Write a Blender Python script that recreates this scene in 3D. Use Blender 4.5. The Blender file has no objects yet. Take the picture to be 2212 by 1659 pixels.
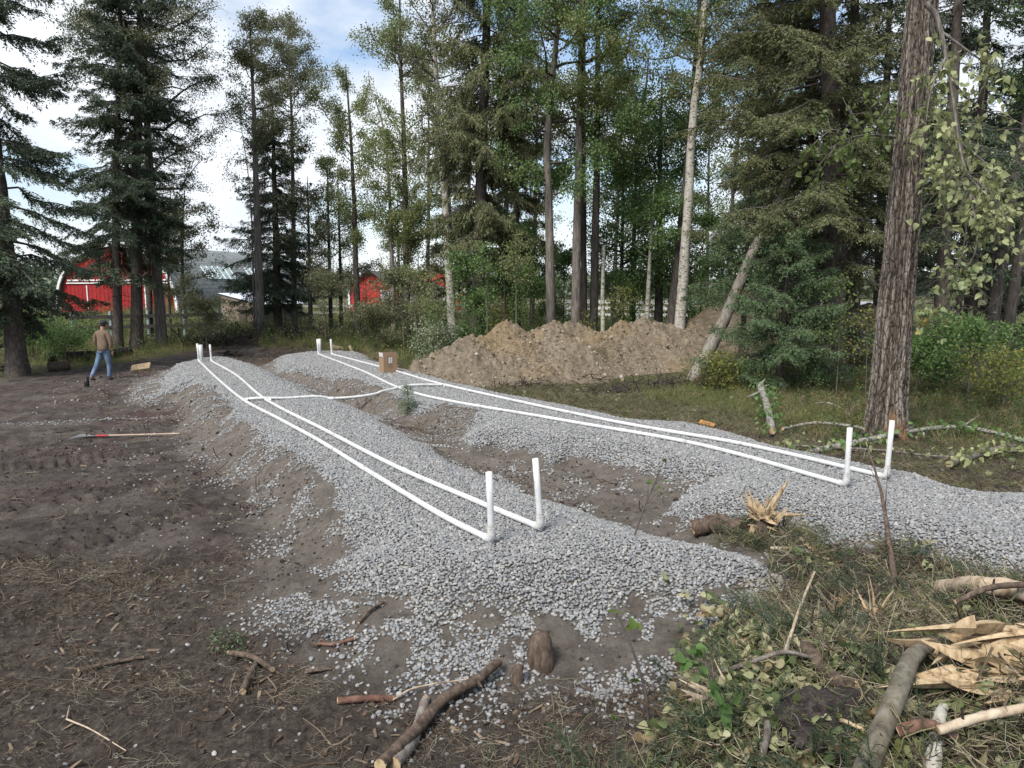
import bpy, math, random
import numpy as np
from mathutils import Vector, Matrix, Euler, noise as mnoise
R = math.radians
rng = np.random.default_rng(7)
random.seed(7)
scn = bpy.context.scene
COL = scn.collection

# ---------------------------------------------------------------- camera
CAMH = 2.7; PITCH = R(7.54)
cam_d = bpy.data.cameras.new('camera'); cam = bpy.data.objects.new('camera', cam_d); COL.objects.link(cam)
cam.location = (0, 0, CAMH); cam.rotation_euler = (R(90) - PITCH, 0, 0)
cam_d.sensor_width = 36; cam_d.lens = 36 * 710 / 1024; cam_d.clip_end = 6000; cam_d.clip_start = 0.05
scn.camera = cam

# ---------------------------------------------------------------- world: sky with broken cloud
SUN_EL, SUN_AZ = 50, 215          # azimuth clockwise from +Y (behind the camera, left)
world = bpy.data.worlds.new('World'); scn.world = world; world.use_nodes = True
nt = world.node_tree; nt.nodes.clear()
def N(nt, t, **k):
    n = nt.nodes.new(t)
    for a, b in k.items(): setattr(n, a, b)
    return n
sky = N(nt, 'ShaderNodeTexSky', sky_type='NISHITA', sun_disc=False, sun_elevation=R(SUN_EL), sun_rotation=R(SUN_AZ))
sky.dust_density = 0.4; sky.air_density = 1.15; sky.ozone_density = 3.0
tc = N(nt, 'ShaderNodeTexCoord'); mp = N(nt, 'ShaderNodeMapping'); mp.inputs['Scale'].default_value = (1, 1, 2.2); mp.inputs['Location'].default_value = (4.1, 3.3, 0.2)
nt.links.new(tc.outputs['Generated'], mp.inputs[0])
nz = N(nt, 'ShaderNodeTexNoise'); nz.inputs['Scale'].default_value = 2.3; nz.inputs['Detail'].default_value = 6; nz.inputs['Roughness'].default_value = .55
nt.links.new(mp.outputs[0], nz.inputs['Vector'])
cr = N(nt, 'ShaderNodeValToRGB'); cr.color_ramp.elements[0].position = .44; cr.color_ramp.elements[0].color = (.08,.08,.08,1); cr.color_ramp.elements[1].position = .56
nt.links.new(nz.outputs['Fac'], cr.inputs[0])
nz2 = N(nt, 'ShaderNodeTexNoise'); nz2.inputs['Scale'].default_value = 5; nz2.inputs['Detail'].default_value = 5
nt.links.new(mp.outputs[0], nz2.inputs['Vector'])
cr2 = N(nt, 'ShaderNodeValToRGB'); cr2.color_ramp.elements[0].position = .3; cr2.color_ramp.elements[0].color = (4.3, 4.7, 5.2, 1); cr2.color_ramp.elements[1].position = .7; cr2.color_ramp.elements[1].color = (6.4, 6.7, 7.1, 1)
nt.links.new(nz2.outputs['Fac'], cr2.inputs[0])
mx = N(nt, 'ShaderNodeMix', data_type='RGBA')
sx = N(nt, 'ShaderNodeSeparateXYZ'); nt.links.new(tc.outputs['Generated'], sx.inputs[0])
lowc = N(nt, 'ShaderNodeMapRange'); lowc.inputs[1].default_value = .02; lowc.inputs[2].default_value = .24; lowc.inputs[3].default_value = .9; lowc.inputs[4].default_value = 0
nt.links.new(sx.outputs['Z'], lowc.inputs[0]); mxx = N(nt, 'ShaderNodeMath', operation='MAXIMUM')
nt.links.new(cr.outputs[0], mxx.inputs[0]); nt.links.new(lowc.outputs[0], mxx.inputs[1]); nt.links.new(mxx.outputs[0], mx.inputs[0]); nt.links.new(sky.outputs[0], mx.inputs[6]); nt.links.new(cr2.outputs[0], mx.inputs[7])
bg = N(nt, 'ShaderNodeBackground'); bg.inputs[1].default_value = 0.1
nt.links.new(mx.outputs[2], bg.inputs[0])
wo = N(nt, 'ShaderNodeOutputWorld'); nt.links.new(bg.outputs[0], wo.inputs[0])

# ---------------------------------------------------------------- sun through thin cloud
sun_d = bpy.data.lights.new('sun', 'SUN'); sun = bpy.data.objects.new('sun', sun_d); COL.objects.link(sun)
sun_d.energy = 2.9; sun_d.angle = R(22); sun_d.color = (1, .95, .87)
a = R(SUN_AZ); e = R(SUN_EL)
sun.rotation_euler = Vector((math.sin(a)*math.cos(e), math.cos(a)*math.cos(e), math.sin(e))).to_track_quat('Z', 'Y').to_euler()
scn.view_settings.view_transform = 'Standard'; scn.view_settings.look = 'None'
scn.view_settings.exposure = 0.92; scn.view_settings.gamma = 1

# ---------------------------------------------------------------- helpers
def at(u, v, z=0.0, Y=None):
    """pixel of the 2212-wide view -> world point on height z, or at distance Y"""
    x = (u-1106)/1533.7; y = (829.5-v)/1533.7
    d = np.array([x, math.cos(PITCH)+y*math.sin(PITCH), y*math.cos(PITCH)-math.sin(PITCH)])
    t = (z-CAMH)/d[2] if Y is None else Y/d[1]
    return d*t + np.array([0, 0, CAMH])
def ax(u, Y):                       # world x of column u at distance Y (near the horizon)
    return (u-1106)/1533.7*Y*math.cos(PITCH)

_P = np.random.default_rng(3).random((256, 256))
def vn(x, y):
    xi = np.floor(x).astype(int); yi = np.floor(y).astype(int); fx = x-xi; fy = y-yi
    fx = fx*fx*(3-2*fx); fy = fy*fy*(3-2*fy)
    g = lambda i, j: _P[i & 255, j & 255]
    return (g(xi, yi)*(1-fx)+g(xi+1, yi)*fx)*(1-fy)+(g(xi, yi+1)*(1-fx)+g(xi+1, yi+1)*fx)*fy
def fbm(x, y, o=4, ga=.5):
    s = 0; a = 1; t = 0
    for i in range(o):
        s = s+a*(vn(x*2**i+17.3*i, y*2**i+5.1*i)-.5); t += a; a *= ga
    return s/t*2                    # about -1..1
def sm(e0, e1, x):
    t = np.clip((x-e0)/(e1-e0), 0, 1); return t*t*(3-2*t)

def grp_mesh(name, parts):
    """parts: list of (V, F[, material index]); F has 3 or 4 columns"""
    Vs = []; loops = []; tot = []; mi = []; off = 0
    for p in parts:
        V = np.asarray(p[0], dtype=np.float64).reshape(-1, 3); F = np.asarray(p[1], dtype=np.int64)
        if len(F) == 0: continue
        Vs.append(V); loops.append((F+off).ravel()); tot.append(np.full(len(F), F.shape[1])); mi.append(np.full(len(F), p[2] if len(p) > 2 else 0)); off += len(V)
    V = np.concatenate(Vs); L = np.concatenate(loops); T = np.concatenate(tot); M = np.concatenate(mi)
    me = bpy.data.meshes.new(name)
    me.vertices.add(len(V)); me.vertices.foreach_set('co', V.ravel().astype(np.float32))
    me.loops.add(len(L)); me.loops.foreach_set('vertex_index', L.astype(np.int32))
    me.polygons.add(len(T)); me.polygons.foreach_set('loop_start', np.concatenate([[0], np.cumsum(T)[:-1]]).astype(np.int32))
    me.polygons.foreach_set('material_index', M.astype(np.int32))
    me.update(calc_edges=True)
    return me
def mk(name, parts, mats, parent=None, smooth=True, loc=None):
    me = grp_mesh(name, parts)
    for m in (mats if isinstance(mats, (list, tuple)) else [mats]): me.materials.append(m)
    me.polygons.foreach_set('use_smooth', np.full(len(me.polygons), bool(smooth)))
    o = bpy.data.objects.new(name, me); COL.objects.link(o)
    if parent is not None: o.parent = parent
    if loc is not None: o.location = [float(c) for c in loc]
    return o
def tag(o, label=None, cat=None, group=None, kind=None):
    if label: o['label'] = label
    if cat: o['category'] = cat
    if group: o['group'] = group
    if kind: o['kind'] = kind
    return o
def empty(name, loc, label, cat, group=None):
    o = bpy.data.objects.new(name, None); COL.objects.link(o); o.location = [float(c) for c in loc]; o.empty_display_size = .2
    return tag(o, label, cat, group)

def tube(pts, rad, n=8, cap=True, rough=0, seed=0):
    P = np.asarray(pts, float); m = len(P); rad = np.broadcast_to(np.asarray(rad, float), (m,))
    T = np.gradient(P, axis=0); T /= np.linalg.norm(T, axis=1)[:, None]+1e-9
    ref = np.array([0, 0, 1.]) if abs(T[0][2]) < .9 else np.array([1., 0, 0])
    U = []; u = ref
    for i in range(m):
        u = u-T[i]*np.dot(u, T[i]); u = u/(np.linalg.norm(u)+1e-9); U.append(u)
    U = np.array(U); W = np.cross(T, U)
    a = np.linspace(0, 2*math.pi, n, endpoint=False)
    rr = rad[:, None]*np.ones((1, n))
    if rough: rr = rr*(1+rough*(np.random.default_rng(seed).random((m, n))-.5)*2)
    V = P[:, None]+rr[..., None]*(np.cos(a)[None, :, None]*U[:, None]+np.sin(a)[None, :, None]*W[:, None])
    V = V.reshape(-1, 3)
    i = np.arange(m-1)[:, None]*n; j = np.arange(n)[None]; k = (j+1) % n
    F = np.stack([i+j, i+k, i+n+k, i+n+j], -1).reshape(-1, 4)
    out = [(V, F)]
    if cap:
        V2 = np.concatenate([V[:n], P[:1], V[-n:], P[-1:]])
        j = np.arange(n); k = (j+1) % n
        F2 = np.concatenate([np.stack([np.full(n, n), k, j], 1), np.stack([np.full(n, 2*n+1), n+1+j, n+1+k], 1)])
        out.append((V2, F2))
    return out
def box(c, s, rot=None):
    V = np.array([[x, y, z] for x in (-.5, .5) for y in (-.5, .5) for z in (-.5, .5)])*np.array(s)
    if rot is not None: V = V@np.array(Euler(rot).to_matrix()).T
    V = V+np.array(c)
    return (V, np.array([[0,1,3,2],[4,6,7,5],[0,4,5,1],[2,3,7,6],[0,2,6,4],[1,5,7,3]]))
def spline(pts, n):
    P = np.asarray(pts, float); k = len(P)
    if k < 3:
        t = np.linspace(0, 1, n)[:, None]; return P[0]*(1-t)+P[-1]*t
    Q = np.vstack([2*P[0]-P[1], P, 2*P[-1]-P[-2]]); out = []
    for s in np.linspace(0, k-1-1e-6, n):
        i = int(s); t = s-i; a, b, c, d = Q[i:i+4]
        out.append(.5*((2*b)+(-a+c)*t+(2*a-5*b+4*c-d)*t*t+(-a+3*b-3*c+d)*t**3))
    return np.array(out)

# ---------------------------------------------------------------- materials
def newmat(name):
    m = bpy.data.materials.new(name); m.use_nodes = True; m.node_tree.nodes.clear()
    b = N(m.node_tree, 'ShaderNodeBsdfPrincipled'); o = N(m.node_tree, 'ShaderNodeOutputMaterial')
    m.node_tree.links.new(b.outputs[0], o.inputs[0]); return m, m.node_tree, b
def ramp(t, fac, cols, pos=None):
    r = N(t, 'ShaderNodeValToRGB'); e = r.color_ramp.elements
    pos = pos or [i/(len(cols)-1) for i in range(len(cols))]
    while len(e) < len(cols): e.new(.5)
    for i, c in enumerate(cols): e[i].position = pos[i]; e[i].color = (*c, 1)
    t.links.new(fac, r.inputs[0]); return r.outputs[0]
def nse(t, vec, scale, detail=4, rough=.6, dist=0):
    n = N(t, 'ShaderNodeTexNoise'); n.inputs['Scale'].default_value = scale; n.inputs['Detail'].default_value = detail
    n.inputs['Roughness'].default_value = rough; n.inputs['Distortion'].default_value = dist
    if vec is not None: t.links.new(vec, n.inputs['Vector'])
    return n.outputs['Fac']
def mapv(t, out='Object', sc=(1,1,1), rot=(0,0,0)):
    c = N(t, 'ShaderNodeTexCoord'); m = N(t, 'ShaderNodeMapping'); m.inputs['Scale'].default_value = sc; m.inputs['Rotation'].default_value = rot
    t.links.new(c.outputs[out], m.inputs[0]); return m.outputs[0]
def mixc(t, fac, a, b, mode='MIX'):
    m = N(t, 'ShaderNodeMix', data_type='RGBA', blend_type=mode)
    if isinstance(fac, (int, float)): m.inputs[0].default_value = fac
    else: t.links.new(fac, m.inputs[0])
    for s, i in ((a, 6), (b, 7)):
        if isinstance(s, tuple): m.inputs[i].default_value = (*s, 1)
        else: t.links.new(s, m.inputs[i])
    return m.outputs[2]
def mth(t, op, a, b=0, c=None, clamp=False):
    m = N(t, 'ShaderNodeMath', operation=op, use_clamp=clamp)
    for i, s in enumerate((a, b) if c is None else (a, b, c)):
        if isinstance(s, (int, float)): m.inputs[i].default_value = s
        else: t.links.new(s, m.inputs[i])
    return m.outputs[0]
def bump(t, b, h, strength=.5, dist=.02):
    n = N(t, 'ShaderNodeBump'); n.inputs['Strength'].default_value = strength; n.inputs['Distance'].default_value = dist
    t.links.new(h, n.inputs['Height']); t.links.new(n.outputs[0], b.inputs['Normal'])
def simple(name, cols, scale=6, rough=.8, sc=(1,1,1), bmp=0, dist=.02, pos=None, spec=.3, detail=4):
    m, t, b = newmat(name); v = mapv(t, sc=sc); f = nse(t, v, scale, detail)
    t.links.new(ramp(t, f, cols, pos or ([.3+.4*i/(len(cols)-1) for i in range(len(cols))])), b.inputs['Base Color'])
    b.inputs['Roughness'].default_value = rough; b.inputs['Specular IOR Level'].default_value = spec
    if bmp: bump(t, b, nse(t, v, scale*2.5, 6), bmp, dist)
    return m
def leafmat(name, cols, rough=.55, trans=.35, spec=.35):
    """leaves: colour differs from leaf to leaf, a little light comes through"""
    m, t, b = newmat(name); g = N(t, 'ShaderNodeNewGeometry')
    f = mth(t, 'ADD', mth(t, 'MULTIPLY', g.outputs['Random Per Island'], .6), mth(t, 'MULTIPLY', nse(t, mapv(t), .9, 2), .45), clamp=True)
    c = ramp(t, f, cols); t.links.new(c, b.inputs['Base Color'])
    b.inputs['Roughness'].default_value = rough; b.inputs['Specular IOR Level'].default_value = spec
    tr = N(t, 'ShaderNodeBsdfTranslucent'); t.links.new(c, tr.inputs[0])
    ms = N(t, 'ShaderNodeMixShader'); ms.inputs[0].default_value = trans
    o = [n for n in t.nodes if n.type == 'OUTPUT_MATERIAL'][0]
    t.links.new(b.outputs[0], ms.inputs[1]); t.links.new(tr.outputs[0], ms.inputs[2]); t.links.new(ms.outputs[0], o.inputs[0])
    return m
def instmat(name, cols, rough=.8, spec=.3, pos=None, bumpy=0, trans=0):
    """instanced bits: colour differs from bit to bit"""
    m, t, b = newmat(name); oi = N(t, 'ShaderNodeObjectInfo')
    c = ramp(t, oi.outputs['Random'], cols, pos)
    c = mixc(t, .35, c, ramp(t, nse(t, mapv(t, 'Object'), 3, 3), [(.6,)*3, (1.25,)*3], [.3, .7]), 'MULTIPLY')
    t.links.new(c, b.inputs['Base Color']); b.inputs['Roughness'].default_value = rough; b.inputs['Specular IOR Level'].default_value = spec
    if trans:
        tr = N(t, 'ShaderNodeBsdfTranslucent'); t.links.new(c, tr.inputs[0]); ms = N(t, 'ShaderNodeMixShader'); ms.inputs[0].default_value = trans
        o = [n for n in t.nodes if n.type == 'OUTPUT_MATERIAL'][0]
        t.links.new(b.outputs[0], ms.inputs[1]); t.links.new(tr.outputs[0], ms.inputs[2]); t.links.new(ms.outputs[0], o.inputs[0])
    return m

# ---------------------------------------------------------------- scattering of uncountable stuff
def scatter(name, sources, P, rot, scl, idx, label, cat):
    """one object: its vertices carry instances of the source meshes"""
    me = bpy.data.meshes.new(name); n = len(P)
    me.vertices.add(n); me.vertices.foreach_set('co', np.asarray(P, np.float32).ravel())
    a = me.attributes.new('rot', 'FLOAT_VECTOR', 'POINT'); a.data.foreach_set('vector', np.asarray(rot, np.float32).ravel())
    scl = np.asarray(scl, np.float32)
    if scl.ndim == 1: scl = np.repeat(scl[:, None], 3, 1)
    a = me.attributes.new('scl', 'FLOAT_VECTOR', 'POINT'); a.data.foreach_set('vector', scl.ravel())
    a = me.attributes.new('idx', 'INT', 'POINT'); a.data.foreach_set('value', np.asarray(idx, np.int32))
    o = bpy.data.objects.new(name, me); COL.objects.link(o)
    g = bpy.data.node_groups.new(name, 'GeometryNodeTree')
    g.interface.new_socket('Geometry', in_out='INPUT', socket_type='NodeSocketGeometry')
    g.interface.new_socket('Geometry', in_out='OUTPUT', socket_type='NodeSocketGeometry')
    gi = N(g, 'NodeGroupInput'); go = N(g, 'NodeGroupOutput'); jn = N(g, 'GeometryNodeJoinGeometry')
    def attr(nm, dt):
        x = N(g, 'GeometryNodeInputNamedAttribute', data_type=dt); x.inputs['Name'].default_value = nm; return x.outputs['Attribute']
    ra, sa, ia = attr('rot', 'FLOAT_VECTOR'), attr('scl', 'FLOAT_VECTOR'), attr('idx', 'INT')
    for k, s in enumerate(sources):
        oi = N(g, 'GeometryNodeObjectInfo'); oi.inputs['Object'].default_value = s; oi.inputs['As Instance'].default_value = True
        ip = N(g, 'GeometryNodeInstanceOnPoints'); cp = N(g, 'FunctionNodeCompare', data_type='INT', operation='EQUAL')
        g.links.new(ia, cp.inputs[2]); cp.inputs[3].default_value = k
        g.links.new(gi.outputs[0], ip.inputs['Points']); g.links.new(oi.outputs['Geometry'], ip.inputs['Instance'])
        er = N(g, 'FunctionNodeEulerToRotation'); g.links.new(ra, er.inputs[0])
        g.links.new(er.outputs[0], ip.inputs['Rotation']); g.links.new(sa, ip.inputs['Scale']); g.links.new(cp.outputs['Result'], ip.inputs['Selection'])
        g.links.new(ip.outputs[0], jn.inputs[0])
    g.links.new(jn.outputs[0], go.inputs[0])
    md = o.modifiers.new('scatter', 'NODES'); md.node_group = g
    return tag(o, label, cat, kind='stuff')
def src(name, parts, mats, smooth=True):
    o = mk(name, parts, mats, smooth=smooth); COL.objects.unlink(o); return o

# ---------------------------------------------------------------- ground shape
BED1 = [at(u, v, .2)[:2] for u, v in [(350,821),(360,850),(410,847),(460,860),(487,890),(520,917),(510,937),(545,950),(593,990),(640,1015),(690,1060),(715,1100),(745,1150),(772,1200),(745,1250),(835,1290),(950,1325),(1130,1325),(1280,1322),(1400,1300),(1480,1330),(1560,1285),(1680,1262),(1600,1215),(1450,1180),(1300,1125),(1180,1090),(1050,1040),(940,985),(850,930),(760,885),(693,862),(610,822),(567,800),(520,783)]] + [np.array(q) for q in [(-9.3,24.3),(-10.2,24.5),(-10.9,23.6)]]
BED2 = [at(u, v, .38)[:2] for u, v in [(597,794),(691,808),(775,825),(830,848),(890,887),(960,883),(1025,896),(985,935),(1025,954),(1063,940),(1108,954),(1190,982),(1229,960),(1290,975),(1384,1004),(1504,1026),(1451,1071)]]+[at(u, v, .2)[:2] for u, v in [(1439,1109),(1487,1123),(1600,1140),(1751,1161),(1789,1209),(1871,1209),(1967,1214),(2111,1248),(2207,1277),(2500,1380),(2700,1300),(2560,1130),(2212,1085),(2106,1080),(2029,1054),(1967,1040)]] + \
     [at(u, v, .3)[:2] for u, v in [(1940,1022),(1807,1000),(1718,982),(1629,951),(1513,920),(1375,911),(1306,896),(1190,871),(1066,852),(1025,841),(968,827),(922,810),(869,801),(800,780)]] + [np.array(q) for q in [(-5.3,26.2),(-6.4,27),(-7.9,26.4),(-8.4,25)]]
def sdpoly(x, y, poly):
    poly = np.array(poly); d = np.full(x.shape, 1e9); ins = np.zeros(x.shape, bool)
    for i in range(len(poly)):
        ax_, ay = poly[i-1]; bx, by = poly[i]; ex, ey = bx-ax_, by-ay
        t = np.clip(((x-ax_)*ex+(y-ay)*ey)/(ex*ex+ey*ey), 0, 1)
        d = np.minimum(d, np.hypot(x-ax_-t*ex, y-ay-t*ey))
        c = ((ay > y) != (by > y)) & (x < (bx-ax_)*(y-ay)/(by-ay+1e-12)+ax_)
        ins ^= c
    return np.where(ins, d, -d)
def sds(x, y):
    s1 = np.full(x.shape, -9.); s2 = np.full(x.shape, -9.)
    m = (x > -16) & (x < 12) & (y > 1) & (y < 32)
    s1[m] = sdpoly(x[m], y[m], BED1); s2[m] = sdpoly(x[m], y[m], BED2)
    return s1, s2
MT = .45
def hump(s, n):
    s = s+.13*n
    return np.where(s > 0, .2+(MT-.2)*(1-(1-np.clip(s/.75, 0, 1))**2), .2*np.clip(1+s/.95, 0, 1)**1.4)
def _ln(pts): return [at(u, v, .5)[:2] for u, v in pts]
LINES = [_ln([(1062,1167),(800,1020),(600,903),(525,863),(430,780)]), _ln([(1168,1140),(850,1005),(573,862),(457,780)]),
         _ln([(1828,1047),(1500,958),(1200,905),(900,850),(780,800),(688,765)]), _ln([(1915,1030),(1600,958),(1300,905),(960,831),(850,800),(717,765)])]
def dline(x, y):
    d = np.full(x.shape, 9.)
    m = (x > -13) & (x < 8) & (y > 3) & (y < 30); xx, yy = x[m], y[m]; dd = np.full(xx.shape, 9.)
    for L in LINES:
        for (a0, a1), (b0, b1) in zip(L[:-1], L[1:]):
            ex, ey = b0-a0, b1-a1; t = np.clip(((xx-a0)*ex+(yy-a1)*ey)/(ex*ex+ey*ey), 0, 1); dd = np.minimum(dd, np.hypot(xx-a0-t*ex, yy-a1-t*ey))
    d[m] = dd; return d
TRK = [[at(u, v, 0)[:2] for u, v in q_] for q_ in ([(-60,1225),(200,1160),(430,1105),(640,1050)], [(-80,1120),(150,1085),(400,1035),(590,985)], [(60,1330),(300,1250),(470,1195)], [(-20,1010),(250,985),(450,950)])]
def ground_h(x, y, fine=True, sd=None):
    x = np.asarray(x, float); y = np.asarray(y, float)
    shp = x.shape; x = np.atleast_1d(x).ravel(); y = np.atleast_1d(y).ravel()
    s1, s2 = sds(x, y) if sd is None else sd
    h = .5*sm(26, 38, y)+.45*sm(40, 62, y)
    h = h+.35*sm(14, 24, y-.15*x)*sm(3, 9, x)*(1-sm(24, 40, y))
    h = h+.12*fbm(x*.16, y*.16, 3)*sm(3, 9, np.hypot(x, y-6))
    # scraped earth on the left: long low windrows and tracks
    L = sm(.2, 1.5, -np.maximum(s1, s2))
    h = h+L*(.10*fbm(x*.45, y*1.3, 3)+.05*fbm(x*2.1, y*3.0, 3))*(1-sm(24, 30, y))
    # slash heap at lower right, rising to where the photographer stands
    sl = sm(2.6, .4, np.hypot((x-3.4)*.85, y-3.6))*.66+sm(2.4, .6, np.hypot(x-1.5, (y-2.9)*1.0))*.18
    sl = sl+sm(3.2, .8, np.hypot(x-.3, y+.6))*.7
    sl = sl+.22*sm(1.1, .1, np.hypot((x-3.0)*.6, (y-6.5)))
    h = h+sl*(1+.25*fbm(x*1.7, y*1.7, 3))
    n = fbm(x*1.3+3, y*1.3, 3)
    m1 = hump(s1, n); m2 = hump(s2, n)
    mm = np.maximum(np.maximum(m1, m2), MT*(1-sm(.38, 1.35, dline(x, y)+.12*n)))
    h = h*(1-sm(.05, .3, mm))+mm
    # machine cleat prints across the left
    for pts in TRK:
        for (a0, a1), (b0, b1) in zip(pts[:-1], pts[1:]):
            ex, ey = b0-a0, b1-a1; ll = math.hypot(ex, ey); t = ((x-a0)*ex+(y-a1)*ey)/ll; w = np.abs((x-a0)*ey-(y-a1)*ex)/ll
            band = sm(.24, .17, w)*sm(-.05, .05, t)*sm(ll+.05, ll-.05, t)
            h = h-L*band*(.03+.085*sm(.1, .75, np.sin((t+.35*w)*2*math.pi/.17))*(.5+.5*sm(-.3, .2, fbm(x*1.5, y*1.5, 2))))
    if fine:
        r = np.hypot(x, y); k = 1-sm(12, 40, r)
        h = h+k*L*(.034*fbm(x*7, y*9, 4, .6)+.022*np.maximum(0, fbm(x*22, y*22, 3, .6)+.1))
        sand = sm(-1.3, -.8, np.maximum(s1, s2))*sm(.25, -.05, np.maximum(s1, s2))
        h = h+k*sand*(.020*fbm(x*11, y*11, 4)+.014*fbm(x*40, y*40, 3)+.05*fbm(x*2.4, y*2.4, 2))
    return h.reshape(shp)
def gz(x, y): return float(ground_h(np.array([x]), np.array([y]))[0])
def on(u, v, dz=0.0):
    """world point where the view ray of pixel (u, v) meets the ground"""
    z = 0.
    for _ in range(12):
        p = at(u, v, z); z = .5*z+.5*gz(p[0], p[1])
    p = at(u, v, z); p[2] = z+dz; return p

# clay heaps are things of their own; their shape is needed by what stands on them
RID = [at(u, v, Y=Y) for u, v, Y in [(905,792,19.8),(955,768,20.4),(1010,734,21.2),(1050,716,22),(1088,697,22.6),(1118,708,22.8),(1145,722,23),(1192,696,23.4),(1235,704,23.8),(1268,706,24),(1305,718,24.2),(1348,698,24.8),(1400,694,25.2),(1445,702,25.6),(1478,694,26),(1520,704,26.2),(1570,712,26.5),(1640,745,27)]]
RID = spline(RID, 70)
def clay_h(x, y):
    d = np.full(x.shape, 1e9); hz = np.zeros(x.shape)
    for q in RID:
        dx = x-q[0]; dy = y-q[1]
        w = np.where(dy < 0, .95, 1.3)
        dd = np.hypot(dx*1.15, dy*w); cone = q[2]+.1-dd*.56-(.12*sm(0, .5, dd))
        hz = np.maximum(hz, cone) if True else hz
    n = .26*fbm(x*.9, y*.9, 4)+.16*fbm(x*2.6, y*2.6, 3)+.08*np.abs(fbm(x*6, y*6, 3))+.05*fbm(x*13, y*13, 3)
    toe = sm(0, .5, hz)
    return hz+n*toe-.04*(1-toe)

# ---------------------------------------------------------------- the ground sheet
def fan():
    ang = [];
    a = -math.pi
    while a < math.pi-1e-6:
        ang.append(a); q = abs(a)
        a += .0022 if q < R(46) else (.012 if q < R(80) else .05)
    ang = np.array(ang); r = [.03, .1, .25, .5, .9]
    while r[-1] < 3500:
        q = r[-1]; r.append(q*(1.0035 if q < 14 else 1.006 if q < 40 else 1.03 if q < 150 else 1.2))
    r = np.array(r); A, Q = np.meshgrid(ang, r)
    X = Q*np.sin(A); Y = Q*np.cos(A)-1.0
    return X, Y
GX, GY = fan(); nr, na = GX.shape
fx, fy = GX.ravel(), GY.ravel()
SD = sds(fx, fy)
gh = ground_h(fx, fy, sd=SD)
i = np.arange(nr-1)[:, None]*na; j = np.arange(na)[None]; k = (j+1) % na
Fq = np.stack([i+j, i+k, i+na+k, i+na+j], -1).reshape(-1, 4)
Vg = np.column_stack([fx, fy, gh])
def zones(x, y, s):
    n = fbm(x*1.1, y*1.1, 4); n2 = fbm(x*.35+9, y*.35, 4)
    sand = sm(-1.15, -.55, s+.35*n)
    # the trench between the two beds is sandy with dark patches
    grass = np.clip(sm(-.3, .3, (y-25.5-3.2*sm(-15, -13, x)*sm(-2.5, -4, x))+.5*n+2*n2-2.0*sm(-5, -9, x)+sm(-13, -16, x)*6), 0, 1)
    right = sm(.6, 1.2, x-(9.3-.62*y)-.0+.6*n2)*sm(12, 12.8, y+.5*n+.55*(x-6))
    grass = np.maximum(grass, right*sm(-1.0, -1.25, s))
    straw = sm(7.6, 5.6, y+.25*x+.8*n)*sm(2, 1, y-5.5)*sm(-.7, -1.0, s)
    green = sm(-.15, .3, x*.9+y*.0-.9+.4*n)*sm(6.6, 5.4, y-.25*x+.4*n)*sm(-.1, -.4, s)
    return sand, grass, straw, green
smx = np.maximum(*SD)
Z = zones(fx, fy, smx)
m, t, b = newmat('earth')
def at_(nm):
    x = N(t, 'ShaderNodeAttribute', attribute_name=nm); return x.outputs['Fac']
v = mapv(t)
dark = ramp(t, nse(t, v, 3.5, 8, .68), [(.034,.027,.024), (.078,.063,.056), (.14,.118,.105)], [.3, .5, .72])
red = mixc(t, ramp(t, nse(t, v, .55, 3), [(0,0,0), (1,1,1)], [.5, .66]), dark, (.070,.042,.036))
sandc = ramp(t, mth(t, 'ADD', mth(t, 'MULTIPLY', nse(t, v, 6, 8, .7), .6), mth(t, 'MULTIPLY', nse(t, v, 60, 5, .8), .4)), [(.085,.071,.059), (.165,.142,.120), (.235,.207,.178)], [.36, .5, .64])
grs = ramp(t, nse(t, v, 5, 8, .75), [(.04,.04,.02), (.095,.095,.045), (.18,.16,.09)], [.3, .5, .75])
lit = ramp(t, nse(t, v, 14, 8, .75), [(.036,.028,.024), (.085,.068,.056), (.17,.148,.115)], [.35, .52, .72])
pat = ramp(t, nse(t, v, 1.1, 5, .65), [(0,0,0), (1,1,1)], [.48, .6])
c1 = mixc(t, mth(t, 'MULTIPLY', pat, .55), red, sandc)
c1 = mixc(t, at_('straw'), c1, lit)
c1 = mixc(t, at_('sand'), c1, sandc)
c1 = mixc(t, at_('green'), c1, mixc(t, .5, lit, grs))
c1 = mixc(t, at_('grass'), c1, grs)
t.links.new(c1, b.inputs['Base Color']); b.inputs['Roughness'].default_value = .95; b.inputs['Specular IOR Level'].default_value = .15
bump(t, b, mth(t, 'ADD', nse(t, v, 22, 8, .75), mth(t, 'MULTIPLY', nse(t, v, 90, 5, .8), .6)), 1, .045)
M_earth = m
g = mk('ground', [(Vg, Fq)], M_earth)
# close the centre
g2 = g.data
for nm, arr in zip(('sand', 'grass', 'straw', 'green'), Z):
    A = g2.attributes.new(nm, 'FLOAT', 'POINT'); A.data.foreach_set('value', arr.astype(np.float32))
tag(g, 'dark scraped earth with sandy berms around the gravel beds', kind='structure')

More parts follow.
